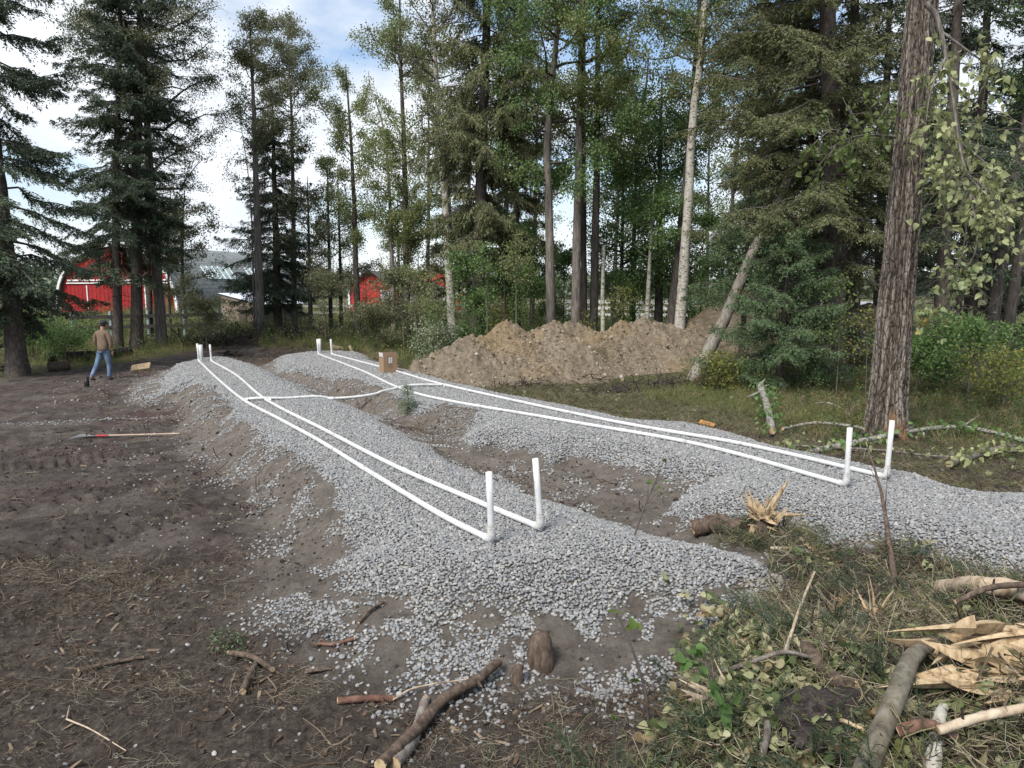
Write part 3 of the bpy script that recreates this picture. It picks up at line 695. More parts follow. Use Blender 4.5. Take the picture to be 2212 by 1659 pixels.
SP(22, 22.6, [(8, 500), (-30, 150)], 17, .30, 1.6, 3.1, 11, 'dark drooping spruce at the far left behind the soot-black log', droop=.75, dens=.95, nb=10, prof=.4)
SP(246, 30, [(250, 400), (258, 60)], 18, .19, 3.1, 3.2, 12, 'dark spruce in front of the red barn directly behind the walking man', droop=.6, nb=11, prof=.3, dens=.72)
SP(287, 30.5, [(292, 400), (300, 60)], 19, .25, 4.6, 2.9, 13, 'dark spruce with a thick rough trunk right of the walking man', droop=.45, nb=10, prof=.3, dens=.72)
BL(343, 31.5, [(322, 350), (308, 60)], 17, .24, 5.2, 15.5, 3.9, 14, 'poplar with loose twiggy crown rising behind the dark spruces at the barn', mat=M_leaf_ol, leaves=24000, bark=M_bark_pop, bare=.5, limbs=34, up=.55, ls=.075)
SP(318, 35, [(316, 400), (318, 200)], 14, .15, 4.4, 2.2, 16, 'slender dark spruce between two thick trunks before the red barn door', droop=.4, nb=8, prof=.6, dens=.7)
BL(392, 36, [(393, 520), (398, 400)], 6.6, .12, 1.6, 6.2, 1.9, 15, 'small leafy poplar beside the grey barn roof with long thin side limbs', mat=M_leaf_ol, leaves=6000, limbs=18, up=.5, bark=M_bark_dk)
BL(362, 36.5, [(362, 520), (372, 380)], 6.8, .08, 1.6, 6.2, 1.5, 18, 'thin leafy poplar where the barn front meets its grey roof', mat=M_leaf_ol, leaves=4500, limbs=14, up=.7, bark=M_bark_dk)
BL(558, 35, [(552, 350), (543, 120)], 14.6, .23, 8.2, 14.4, 2.0, 21, 'poplar with straight grey trunk and high crown by the plank shed', mat=M_leaf_ol, leaves=10500, bark=M_bark_pop, limbs=24, up=1.0, bare=.25, shift=(.8, 0))
BL(545, 35.2, [(540, 420), (505, 180)], 11.3, .05, 3.5, 11, 3.0, 22, 'leafless crooked poplar leaning left over the shed', leaves=900, mat=M_leaf_ol, bark=M_bark_pop, limbs=15, up=.4, bare=.9)
SP(596, 38, [(594, 420), (590, 240)], 12.6, .24, 1.2, 3.5, 23, 'dense dark spruce standing over the low shed roof', droop=.32, nb=15, prof=.7, dens=.9)
BL(632, 38, [(632, 300), (622, 60)], 15.3, .16, 9, 15.2, 1.8, 24, 'poplar whose crown stands just above the dense dark spruce', mat=M_leaf_ol, leaves=9500, bark=M_bark_pop, limbs=20, up=1.2)
BL(770, 37, [(762, 400), (748, 170)], 13.4, .18, 4.5, 12.8, 1.7, 25, 'narrow poplar with bare twigs sticking out of its top', mat=M_leaf, leaves=9500, bark=M_bark_dk, limbs=26, up=1.2, bare=.3)
for i, (u, Y, H, W, n, lab) in enumerate([(668, 37, 8, 1.5, 4200, 'slim dark poplar just right of the shed end wall'), (712, 40, 9.5, 1.6, 5000, 'slim dark poplar midway between the shed and the red cabin'), (735, 41, 9, 1.2, 3600, 'slim dark poplar just left of the bright red cabin wall'), (862, 44, 8, 1.6, 4200, 'low leafy poplar right of the bright red cabin')]):
    BL(u, Y, [(u-4, 420)], H, .13, 1.8, H-.3, W, 30+i, lab, mat=M_leaf if i % 2 else M_leaf_ol, leaves=n, bark=M_bark_dk, limbs=18, up=.9, group='slim poplars between the shed and the red cabin')
BL(850, 33, [(840, 400), (826, 270), (800, 190)], 12, .13, 3, 8.5, 1.3, 36, 'pale bent dying poplar with a bare hooked top', leaves=2600, bark=M_bark_dead, limbs=12, bare=.6, tip=.08)
BL(878, 32.5, [(876, 400), (868, 150)], 16, .18, 4.2, 15.5, 2.0, 37, 'full leafy poplar with dark straight trunk beside the bent dying one', mat=M_leaf, leaves=16000, bark=M_bark_dk, limbs=36, up=1.0)
BL(978, 31, [(964, 480), (950, 320), (942, 180)], 17, .21, 8, 16, 2.4, 38, 'white trunked aspen left of the big lichen hung spruce', leaves=5000, mat=M_leaf_ol, bark=M_bark_wh, limbs=24, bare=.75, up=.7)
SP(1030, 27, [(1042, 350), (1052, 60)], 20, .28, 3.6, 2.9, 40, 'huge spruce hung with lichen behind the left end of the dirt heap', mat=M_needle_ol, droop=.6, hang=.5, nb=12, prof=.35, dens=.9)
SP(975, 35, [(972, 500)], 11.5, .15, 1.5, 2.1, 41, 'half hidden spruce left of the huge lichen hung one', mat=M_needle_ol, droop=.45, nb=9, dens=.8)
SP(1118, 31, [(1115, 500)], 15, .17, 2.5, 2.3, 42, 'dark spruce right behind the huge lichen hung one', mat=M_needle_ol, droop=.55, hang=.3, nb=11, prof=.5, dens=.8)
BL(1193, 25.5, [(1188, 450), (1184, 320), (1200, 120), (1214, 0)], 17, .19, 6.0, 15.5, 2.7, 43, 'grey brown poplar whose trunk kinks high up above the heap', mat=M_leaf_gn, leaves=15000, bark=M_bark_pop, limbs=34, up=.6)
BL(1243, 26, [(1248, 400), (1253, 60)], 18, .19, 7.2, 17, 2.5, 44, 'ridged brown poplar trunk, left of a tight trio behind the heap', mat=M_leaf, leaves=15000, bark=M_bark_pop, limbs=32, up=.7)
BL(1264, 28.5, [(1262, 300)], 17, .14, 8, 16, 2.0, 45, 'thinner poplar trunk in the middle of the tight trio', mat=M_leaf_gn, leaves=8000, bark=M_bark_dk, limbs=22)
BL(1283, 27, [(1288, 400), (1291, 60)], 18, .18, 7, 17, 2.2, 46, 'dark poplar trunk, right of the tight trio behind the heap', mat=M_leaf, leaves=11000, bark=M_bark_dk, limbs=30)
b = B_(1303, 26.5); r = empty('birch_snag', b, 'thin white broken off snag right of the tight trio', 'snag')
mk('trunk', tube([(0, 0, -.2), (.01, 0, 1.5), (-.02, 0, 2.6), (.0, 0, 4.3)], [.1, .085, .08, .06], 9, True, .1, 3), M_bark_wh, r)
b = B_(1368, 33); P = trunkpath(b, [(1372, 420), (1382, 245)], 33, 10.3)
f1 = [at(1382, 250, Y=33)-b, at(1365, 180, Y=33)-b, at(1350, 110, Y=33)-b]; f2 = [at(1382, 250, Y=33)-b, at(1395, 190, Y=33)-b, at(1402, 110, Y=33)-b]
broadleaf(b, P, .15, 5, 10.2, 2.6, 47, 'poplar forking into a wide Y against the sky', mat=M_leaf, leaves=7500, bark=M_bark_dk, limbs=24, forks=(f1, f2), bare=.3)
BL(1396, 27.5, [(1404, 560), (1411, 430)], 6.4, .12, 3.5, 6.2, 1.6, 48, 'slim white birch trunk standing in front of the white rail fence', mat=M_leaf_gn, leaves=4000, bark=M_bark_wh, limbs=12)
BL(1425, 30, [(1424, 420)], 11, .2, 2.6, 10, 2.6, 49, 'dense deep green tree filling the gap left of the big aspen', mat=M_leaf_gn, leaves=17000, bark=M_bark_dk, limbs=40, up=.5, clump=.28, name='broadleaf_tree', cat='broadleaf tree')
BL(1345, 31, [(1345, 500)], 8.5, .12, 2.2, 8, 2.1, 50, 'leafy green tree between the snag and the slim white birch', mat=M_leaf_gn, leaves=10000, bark=M_bark_dk, limbs=28, up=.5, clump=.25, name='broadleaf_tree', cat='broadleaf tree')
BL(1468, 25.5, [(1489, 430), (1500, 250), (1518, 100)], 18, .21, 8.0, 17, 2.8, 51, 'big white aspen trunk with black scars behind the right end of the heap', mat=M_leaf, leaves=12000, bark=M_bark_wh, limbs=30, bare=.35, up=.6)
BL(1448, 27.5, [(1478, 430), (1496, 200)], 16, .22, 8, 15, 2.2, 52, 'dark trunk leaning right close behind the big white aspen', mat=M_leaf_gn, leaves=7000, bark=M_bark_dk, limbs=20)
BL(1578, 35, [(1585, 380), (1612, 200)], 14, .14, 4.5, 13, 2.3, 53, 'thin leaning poplar between the big aspen and the large dark spruce', mat=M_leaf, leaves=7500, bark=M_bark_dk, limbs=24, bare=.4)
SP(1812, 19.5, [(1802, 400), (1790, 0)], 19, .33, 2.6, 3.3, 60, 'large spruce with tangled dead twigs just right of the leaning dead trunk', mat=M_needle_ol, droop=.5, nb=12, prof=.3, dens=.95, dead=26, tuft=.09, side=(math.pi*.9, .25))
SP(1765, 21.5, [(1758, 400), (1742, 0)], 18, .22, 3.6, 3.3, 61, 'spruce close behind the large one with its boughs reaching left', mat=M_needle_ol, droop=.55, nb=12, prof=.25, dens=.95, dead=16, tuft=.09, side=(math.pi, .3))
SP(1692, 18.6, [(1696, 640)], 4.6, .09, .25, 2.35, 62, 'young bushy spruce with fresh green boughs low to the ground', mat=M_needle_gr, droop=.22, nb=26, prof=.6, dens=1.2, dead=0, tuft=.075)
SP(1608, 21.5, [(1610, 600)], 6.5, .1, 2.0, 2.2, 63, 'young spruce behind the leaning dead trunk', mat=M_needle_gr, droop=.3, nb=13, prof=.7, dens=.9, dead=4, tuft=.09)
SP(1848, 22.5, [(1850, 400), (1846, 0)], 18, .24, 5.5, 2.4, 64, 'dark narrow spruce trunk between the large spruce and the tall ridged trunk', droop=.5, nb=8, prof=.4, dens=.8, dead=22)
SP(1905, 26, [(1905, 400)], 17, .2, 3.5, 2.7, 65, 'spruce hidden mostly behind the tall ridged trunk', droop=.6, nb=9, prof=.4, dens=.7, dead=14)
SP(2042, 19.5, [(2046, 400)], 17, .2, 2.6, 2.5, 66, 'dark spruce with bare lower twigs right of the tall ridged trunk', droop=.55, nb=8, prof=.4, dens=.7, dead=26, tuft=.1)
SP(2105, 24, [(2110, 400)], 17, .22, 2.4, 2.7, 67, 'dark spruce standing between two leaning trunks near the right edge', droop=.5, nb=8, prof=.4, dens=.7, dead=14)
BL(2138, 20, [(2176, 480), (2230, 200)], 15, .2, 9, 14, 2.5, 68, 'dark trunk leaning right at the right edge, the nearer of two', mat=M_leaf_gn, leaves=6000, bark=M_bark_dk, limbs=20)
BL(2178, 21.5, [(2208, 500), (2250, 250)], 15, .18, 8, 14, 2.5, 69, 'dark trunk leaning right at the right edge, the outer of two', mat=M_leaf_gn, leaves=6000, bark=M_bark_dk, limbs=20)
SP(2260, 24, [(2262, 400)], 16, .2, 1.0, 3.0, 70, 'spruce just coming into the picture at the right edge', mat=M_needle, droop=.45, nb=9, prof=.5, dens=.8)

# trees farther back: a few built, then copied
def copytree(o, loc, rz, s, label, group):
    c = o.copy(); COL.objects.link(c); c.location = [float(k) for k in loc]; c.rotation_euler = (0, 0, rz); c.scale = (s, s, s*random.uniform(.95, 1.08)); c['label'] = label; c['group'] = group
    for ch in list(o.children):
        d = ch.copy(); COL.objects.link(d); d.parent = c
        d.matrix_parent_inverse = ch.matrix_parent_inverse
    return c
GB = 'trees of the wood behind the clearing'
back = [(922, 47, 'p'), (1010, 45, 's'), (1095, 40, 's'), (1150, 44, 'p'), (1325, 43, 'p'), (1530, 42, 'p'), (1640, 38, 's'), (1700, 40, 'q'), (1662, 30, 'p'), (1960, 33, 's'), (2075, 32, 'q'), (2165, 34, 's'), (2240, 30, 'p')]
src_t = {}
word = {'p': ('poplar_tree', 'poplar'), 's': ('spruce_tree', 'spruce'), 'q': ('broadleaf_tree', 'bushy broadleaf tree')}
where = ['left of the white aspen', 'behind the half hidden spruce', 'right of the huge lichen hung spruce', 'left of the kinked grey trunk', 'right of the white snag', 'right of the big white aspen', 'left of the large dark spruce', 'behind the young bushy spruce', 'over the farther clay heap', 'right of the tall ridged trunk', 'behind the bare twigged dark spruce', 'behind the two leaning trunks', 'at the right edge of the wood']
for i, (u, Y, kd) in enumerate(back):
    lab = {'p': 'far slim poplar ', 's': 'far dark spruce ', 'q': 'far low bushy tree '}[kd]+where[i]
    b = B_(u, Y)
    if kd not in src_t:
        P = trunkpath(b, [(u+3, 400)], Y, {'p': 17, 's': 16, 'q': 9}[kd])
        if kd == 's': o = spruce(b, P, .2, 2, 2.4, 90, lab, group=GB, dens=.6, nb=8, prof=.6, dead=6, tuft=.14)
        else: o = broadleaf(b, P, .15, 3.5 if kd == 'p' else 1.2, 16.5 if kd == 'p' else 8.8, 2.4 if kd == 'p' else 2.8, 91, lab, mat=M_leaf if kd == 'p' else M_leaf_gn, bark=M_bark_dk, leaves=12000 if kd == 'p' else 13000, limbs=34, group=GB, ls=.11, clump=.22, name=word[kd][0], cat='poplar tree' if kd == 'p' else 'broadleaf tree')
        src_t[kd] = o
    else: copytree(src_t[kd], b, random.uniform(0, 6.28), random.uniform(.8, 1.1), lab, GB)

# the tall ridged cottonwood trunk near the right bed, its torn base and furrowed bark modelled
b = np.array([6.92, 12.87, gz(6.92, 12.87)])
root = empty('cottonwood_tree', b, 'tall ridged cottonwood trunk with torn orange bark at its foot', 'cottonwood tree')
P = spline([np.zeros(3)-[0, 0, .3]]+[at(u, v, Y=12.87)-b for u, v in [(1916, 900), (1925, 800), (1940, 600), (1957, 400), (1975, 200), (1992, 0), (2012, -250)]], 420)
n = 150; zz = P[:, 2]; r = np.interp(zz, [-.3, 0, .25, .7, 1.5, 3, 5, 8, 10], [.56, .46, .385, .33, .31, .285, .26, .235, .2])
aa = np.linspace(0, 2*math.pi, n, endpoint=False); Zg, Ag = np.meshgrid(zz, aa, indexing='ij')
cx_, cy_ = np.cos(Ag)*3.4, np.sin(Ag)*3.4
wob = .35*fbm(cx_*.8, Zg*1.6+cy_*.8, 3)
fur = np.abs(fbm((cx_+wob)*2.1+Zg*.5, (cy_+wob)*2.1+Zg*.9+7, 3)); fin = fbm(cx_*8+Zg*3, cy_*8+Zg*7, 4, .65)
ridge = sm(0.04, .42, fur+.10*fin)
crk = sm(.55, .75, fbm(cx_*1.2, Zg*5+cy_*1.1, 2))
rr = r[:, None]*(1+.05*np.sin(Ag*2+.4)+.03*np.sin(Ag*5+1+Zg*.2)+.14*np.exp(-np.maximum(Zg,0)/.3)*np.sin(Ag*4+1))+.030*ridge-.022*crk*ridge+.020*fin-.02+.03*fbm(cx_*.5, Zg*1.1+cy_*.4, 2)
V = np.stack([P[:, 0:1]+rr*np.cos(Ag), P[:, 1:2]+rr*np.sin(Ag), Zg+0*rr], -1).reshape(-1, 3)
i = np.arange(len(P)-1)[:, None]*n; j = np.arange(n)[None]; k = (j+1) % n
m, t, bb = newmat('cottonwood_bark')
A_ = N(t, 'ShaderNodeAttribute', attribute_name='ridge').outputs['Fac']; T_ = N(t, 'ShaderNodeAttribute', attribute_name='torn').outputs['Fac']
vb = mapv(t, 'Object', (1, 1, .5))
c = ramp(t, mth(t, 'ADD', mth(t, 'MULTIPLY', A_, .30), mth(t, 'MULTIPLY', nse(t, vb, 30, 8, .85), .85)), [(.045,.037,.030), (.115,.095,.078), (.205,.175,.148), (.34,.30,.26)], [.36, .54, .70, .84])
vo = N(t, 'ShaderNodeTexVoronoi', feature='DISTANCE_TO_EDGE'); vo.inputs['Scale'].default_value = 15; nv = N(t, 'ShaderNodeVectorMath', operation='ADD'); nzv = N(t, 'ShaderNodeTexNoise'); nzv.inputs['Scale'].default_value = 5; nzs = N(t, 'ShaderNodeVectorMath', operation='SCALE'); nzs.inputs['Scale'].default_value = .16
vz = mapv(t, 'Object', (1, 1, .28)); t.links.new(vz, nzv.inputs['Vector']); t.links.new(nzv.outputs['Color'], nzs.inputs[0]); t.links.new(vz, nv.inputs[0]); t.links.new(nzs.outputs[0], nv.inputs[1]); t.links.new(nv.outputs[0], vo.inputs['Vector'])
plate = ramp(t, vo.outputs['Distance'], [(.38,.36,.34), (1.06,1.06,1.06)], [.0, .11]); c = mixc(t, 1., c, plate, 'MULTIPLY')
c = mixc(t, T_, c, ramp(t, nse(t, mapv(t, 'Object', (1, 1, .08)), 30, 6, .7), [(.07,.045,.03), (.19,.11,.065), (.29,.19,.12)], [.3, .5, .7]))
t.links.new(c, bb.inputs['Base Color']); bb.inputs['Roughness'].default_value = .9; bb.inputs['Specular IOR Level'].default_value = .15
bump(t, bb, mth(t, 'ADD', nse(t, vb, 34, 8, .8), mth(t, 'MINIMUM', mth(t, 'MULTIPLY', vo.outputs['Distance'], 5), .8)), .9, .02)
o = mk('trunk', [(V, np.stack([i+j, i+k, i+n+k, i+n+j], -1).reshape(-1, 4))], m, root)
at1 = o.data.attributes.new('ridge', 'FLOAT', 'POINT'); at1.data.foreach_set('value', ridge.ravel().astype(np.float32))
fa = np.exp(-((Ag-4.55)/.5)**2)+.8*np.exp(-((Ag-5.15)/.22)**2)
torn = sm(.35, .6, fa*sm(.95, .1, Zg+.45*fbm(cx_*2.2, cy_*2.2, 3)-.0)+.25*fbm(cx_*3, Zg*.8, 3))
at2 = o.data.attributes.new('torn', 'FLOAT', 'POINT'); at2.data.foreach_set('value', torn.ravel().astype(np.float32))

# ---------------------------------------------------------------- leafy boughs of the cottonwood
def leafshape(sub=1):
    """heart shaped leaf, tip towards +X, lightly cupped"""
    w = np.array([0, .30, .44, .42, .30, .15, 0]); xs = np.array([0, .04, .2, .42, .66, .86, 1.05])
    V = [(x, 0, .0) for x in xs]+[(x, y, .10*y*2) for x, y in zip(xs[1:-1], w[1:-1])]+[(x, -y, .10*y*2) for x, y in zip(xs[1:-1], w[1:-1])]
    V = np.array(V); F4 = []; F3 = []
    for s0, flip in ((7, 0), (12, 1)):
        for i in range(4):
            f = [1+i, 2+i, s0+i+1, s0+i]; F4.append(f[::-1] if flip else f)
        f = [0, 1, s0]; F3.append(f[::-1] if flip else f); f = [5, 6, s0+4]; F3.append(f[::-1] if flip else f)
    return V, np.array(F4), np.array(F3)
LV, LF4, LF3 = leafshape()
def leafcloud(P, size, q, dirs=None, curl=.3):
    """real leaf outlines, joined into one crown"""
    n = len(P); D = unit((q.normal(size=(n, 3))*.7+[0, 0, -.8]) if dirs is None else dirs); S = unit(np.cross(D, q.normal(size=(n, 3)))); Nn = np.cross(D, S)
    sz = size*q.uniform(.6, 1.2, n); cu = q.normal(size=n)*curl
    X = LV[None, :, 0:1]*D[:, None]; Yv = LV[None, :, 1:2]*S[:, None]*q.uniform(.75, 1, n)[:, None, None]; Zv = (LV[None, :, 2]+cu[:, None]*LV[None, :, 0]**2)[..., None]*Nn[:, None]
    V = P[:, None]+sz[:, None, None]*(X+Yv+Zv); o = np.arange(n)[:, None, None]*len(LV)
    V = V.reshape(-1, 3)
    F4 = (LF4[None]+o).reshape(-1, 4); F3 = (LF3[None]+o).reshape(-1, 3)
    return V, np.concatenate([F4, np.column_stack([F3, F3[:, 2]])]) if False else [F4, F3]
def leaf_mesh(name, P, size, q, mat, parent, dirs=None, curl=.3, loc=None):
    V, (F4, F3) = leafcloud(P, size, q, dirs, curl)
    Fa = np.concatenate([F4.ravel(), F3.ravel()]); tot = np.concatenate([np.full(len(F4), 4), np.full(len(F3), 3)])
    me = bpy.data.meshes.new(name); me.vertices.add(len(V)); me.vertices.foreach_set('co', V.ravel().astype(np.float32))
    me.loops.add(len(Fa)); me.loops.foreach_set('vertex_index', Fa.astype(np.int32)); me.polygons.add(len(tot))
    me.polygons.foreach_set('loop_start', np.concatenate([[0], np.cumsum(tot)[:-1]]).astype(np.int32)); me.update(calc_edges=True)
    me.polygons.foreach_set('use_smooth', np.ones(len(tot), bool)); me.materials.append(mat)
    o = bpy.data.objects.new(name, me); COL.objects.link(o)
    if parent: o.parent = parent
    if loc is not None: o.location = [float(k) for k in loc]
    return o
def bough(name, cat, label, main, r0, subs, nleaf, lsize, mat, seed, bark, Y, spread=.12, root=None, twl=(.3, .7)):
    q = np.random.default_rng(seed); Pm = spline([at(u, v, Y=Y+dy) for u, v, dy in main], 30); base = Pm[0].copy()
    root = root or empty(name, base, label, cat); off = base if root.get('category') == cat and root.name.startswith(name) else np.array(root.location)
    tw = []
    mp_ = tube(Pm-off, np.linspace(r0, r0*.25, 30), 8, True, .1, seed)
    ends = []
    for s in subs:
        Q = spline([Pm[int(s[0]*29)]]+[at(u, v, Y=Y+dy) for u, v, dy in s[1]], 16); mp_ += tube(Q-off, np.linspace(r0*.45, .005, 16), 6, True, .1, seed); ends.append(Q)
    allp = np.concatenate([e[4:] for e in ends]+[Pm[12:]])
    k = max(12, nleaf//7); c0 = allp[q.integers(0, len(allp), k)]; d = unit(q.normal(size=(k, 3))+[0, 0, -.35]); l = q.uniform(*twl, k); s5 = np.linspace(0, 1, 5)
    C = c0[:, None]+d[:, None]*(l[:, None]*s5)[..., None]; C[..., 2] -= .5*(l[:, None]*s5**2)
    mk('bough', mp_+[prisms(C-off, .006*(1.1-s5)[None]*np.ones((k, 1)))], bark, root)
    ti = q.integers(0, k, nleaf); w = q.uniform(1, 3.99, nleaf); i0 = w.astype(int); p = C[ti, i0]+(C[ti, i0+1]-C[ti, i0])*(w-i0)[:, None]+q.normal(size=(nleaf, 3))*spread*.4
    leaf_mesh('leaves', p-off, lsize, q, mat, root)
    return root
bough('broken_bough', 'broken bough', 'broken bough hanging down right of the tall ridged trunk with wilted pale leaves', [(2000, 8, -.35), (2025, 40, -.4), (2045, 130, -.5), (2068, 260, -.6), (2095, 420, -.5)], .05,
      [(.35, [(2120, 130, -.7), (2190, 170, -.8)]), (.5, [(2010, 200, -.8), (1998, 290, -.9)]), (.6, [(2110, 230, -.4), (2210, 270, -.3), (2260, 330, -.3)]), (.7, [(2050, 330, -.9), (2030, 420, -1)]), (.85, [(2150, 370, -.7), (2220, 420, -.8)]),
       (.95, [(2140, 430, -.8), (2200, 470, -.8)]), (1, [(2110, 500, -.8), (2100, 560, -.9), (2060, 600, -1)]), (1, [(2150, 480, -.8), (2180, 540, -.9)]), (.6, [(2080, 350, -1.2), (2120, 400, -1.3), (2170, 450, -1.3)])], 1500, .105, M_leaf_pale, 5, M_bark_pop, 12.6, .14)
bough('living_bough', 'living bough', 'leafy green bough growing left from the tall ridged trunk', [(1935, 296, .1), (1880, 292, -.2), (1830, 300, -.4), (1795, 320, -.5)], .028,
      [(.2, [(1880, 240, -.3), (1850, 200, -.5)]), (.4, [(1840, 250, -.6), (1820, 210, -.6)]), (.6, [(1800, 280, -.6), (1770, 300, -.7)]), (.3, [(1900, 260, -.4), (1920, 220, -.5)]), (.9, [(1790, 340, -.6)])], 330, .10, leafmat('fresh_leaves', [(.05,.085,.02), (.10,.14,.035), (.16,.19,.06)], .45, .45, .4), 6, M_bark_pop, 12.7, .1)
bough('drooping_sprig', 'drooping sprig', 'lowest hanging sprig with two yellow leaves right of the tall ridged trunk', [(2090, 470, -1), (2080, 540, -1.1), (2060, 600, -1.1), (2040, 660, -1.1)], .012,
      [(.5, [(2100, 600, -1.1)]), (.8, [(2000, 640, -1.1), (1998, 680, -1.1)]), (.7, [(2070, 620, -1.2)])], 130, .10, leafmat('sprig_leaves', [(.08,.12,.035), (.19,.24,.10), (.30,.33,.18), (.55,.36,.03)], .5, .4, .4), 8, M_twig, 12.6, .08, twl=(.1, .3))

# ---------------------------------------------------------------- ground cover: grass, weeds, litter
def ribbon(p0, d, ln, w, bend, q, seg=4, a=None):
    s = np.linspace(0, 1, seg+1); d = unit(np.array(d, float)); h = unit(np.array([d[0], d[1], 0])+1e-6)
    P = np.array(p0)+ln*(s[:, None]*d+bend*s[:, None]**2*(h*.8-[0, 0, .6])); a = q.uniform(0, 6.28) if a is None else a
    S = np.array([math.cos(a), math.sin(a), 0.])*w/2; wd = (1-s**2.2)[:, None]
    V = np.empty((2*(seg+1), 3)); V[0::2] = P-S*wd; V[1::2] = P+S*wd
    return V, np.array([[2*i, 2*i+1, 2*i+3, 2*i+2] for i in range(seg)])
def tuft(name, mat, seed, n, h, w, spread, lean):
    q = np.random.default_rng(seed); parts = []
    for _ in range(n):
        a = q.uniform(0, 6.28); l = lean*q.uniform(.2, 1.3)
        parts.append(ribbon((q.normal()*spread, q.normal()*spread, -.02), (math.cos(a)*l, math.sin(a)*l, 1), h*q.uniform(.45, 1.1), w*q.uniform(.6, 1.2), q.uniform(.1, .7), q))
    return src(name, parts, mat, False)
def weed(name, mat, seed, h, nl, ls):
    q = np.random.default_rng(seed); C = np.array([[[0, 0, -.03], [q.normal()*.04, q.normal()*.04, h*.5], [q.normal()*.1, q.normal()*.1, h]]])
    parts = [prisms(C, np.array([[.006, .005, .003]]))]; k = q.uniform(.2, 1, nl); p = np.column_stack([np.interp(k, [0, .5, 1], C[0, :, a]) for a in range(3)])
    a = q.uniform(0, 6.28, nl); d = np.column_stack([np.cos(a), np.sin(a), q.normal(size=nl)*.4+.1]); p += d*.10*h*q.random((nl, 1))*1.5
    parts.append(blades(p, d, ls*q.uniform(.6, 1.2, nl), ls*.6, q, .1)); return src(name, parts, mat, False)
M_grass = instmat('grass_blades', [(.075,.105,.032), (.125,.16,.048), (.175,.205,.068), (.24,.24,.095), (.32,.28,.145)], rough=.7, spec=.2, trans=.35)
M_dry = instmat('dry_grass', [(.18,.15,.08), (.28,.235,.135), (.38,.33,.20), (.15,.15,.065)], rough=.8, spec=.2, trans=.2)
M_weed = instmat('weed_leaves', [(.05,.09,.028), (.08,.13,.04), (.115,.16,.05), (.19,.20,.06)], rough=.6, spec=.3, trans=.35)
M_weedy = instmat('yellowing_weeds', [(.10,.11,.03), (.17,.16,.05), (.24,.20,.07), (.20,.12,.05)], rough=.6, spec=.3, trans=.35)
G = [tuft('grass', M_grass, 1, 30, .75, .010, .10, .35), tuft('grass', M_grass, 2, 26, .55, .010, .09, .6), tuft('grass', M_dry, 3, 18, .85, .008, .08, .3), tuft('grass', M_dry, 4, 22, .35, .009, .12, 1.2),
     weed('weed', M_weed, 5, .8, 34, .10), weed('weed', M_weed, 6, .5, 26, .09), weed('weed', M_weedy, 7, .6, 26, .08)]
def view_ok(x, y, m=250):
    u = 1106+1533.7*x/np.maximum(y, .3); return (u > -m) & (u < 2212+m)
def strew(name, srcs, x, y, s, tilt, w, label, cat, dz=0., flat=True, onclay=False):
    n = len(x); h = ground_h(x, y)
    dx, dy = nrm(x, y) if flat else (np.zeros(n), np.zeros(n))
    rot = np.column_stack([np.arctan(dy)+rng.normal(0, tilt, n), -np.arctan(dx)+rng.normal(0, tilt, n), rng.uniform(0, 6.28, n)])
    w = np.array(w, float); w /= w.sum()
    return scatter(name, srcs, np.column_stack([x, y, h+dz*(1 if np.ndim(dz) else 1)]), rot, s, rng.choice(len(srcs), n, p=w), label, cat)
def keepout(x, y):
    s1, s2 = sds(x, y); s = np.maximum(s1, s2); return s
# behind and beside the clearing
x, y = grid_pts(-30, 34, 12, 60, .30, .9); k = view_ok(x, y); x, y = x[k], y[k]
s = keepout(x, y); zs, zg, zt, zn = zones(x, y, s); ch = clay_h(x, y)
far = sm(30, 50, y); lim = np.where(x < -9.5, sm(24.6, 26.4, y), 1)
k = (zg > .35) & (s < -.5) & (ch < .05) & (rng.random(len(x)) < (.9-.55*far)*lim*(.55+.45*(fbm(x*.5, y*.5, 3) > -.15)))
k &= ~((y < 16.8-.35*(x-1)) & (x < 6.3) & (x > 0))
k &= ~((x > -1.5) & (x < 7.2) & (y < 25))
x, y = x[k], y[k]; sc = rng.uniform(.5, 1.1, len(x))*np.where(x > 6, .6, 1.)*(1+.5*sm(34, 55, y))*np.where((x < -9) & (y < 30), .9, 1)
strew('grass', G, x, y, sc, .12, [.3, .2, .12, .06, .14, .12, .06], 'tall green and straw coloured grass and weeds of the forest floor', 'grass', flat=False)
x, y = grid_pts(5.5, 20, 11.0, 24, .16, .9); k = view_ok(x, y); x, y = x[k], y[k]; s = keepout(x, y)
k = (s < -.7) & (y > 12.6+.2*fbm(x*3, y*3, 3)-.12*(x-7)) & (rng.random(len(x)) < .75) & (np.hypot(x-6.92, y-12.87) > .5); x, y = x[k], y[k]
strew('grass', G[1:], x, y, rng.uniform(.3, .75, len(x)), .2, [.18, .24, .34, .08, .12, .12], 'low mixed grass and yellowing weeds around the tall ridged trunk', 'grass', flat=False)
x, y = grid_pts(3.3, 7, 12.8, 19, .12, .9); s = keepout(x, y); k = (s < -.5) & (fbm(x*.8, y*.8, 3) > -.1) & (y > 17.5-.85*(x-2.2)) & (rng.random(len(x)) < .8); x, y = x[k], y[k]
strew('grass', G[:2]+[G[3]], x, y, rng.uniform(.25, .6, len(x)), .2, [.4, .5, .2], 'soft fresh grass left of the tall ridged trunk', 'grass', flat=False)

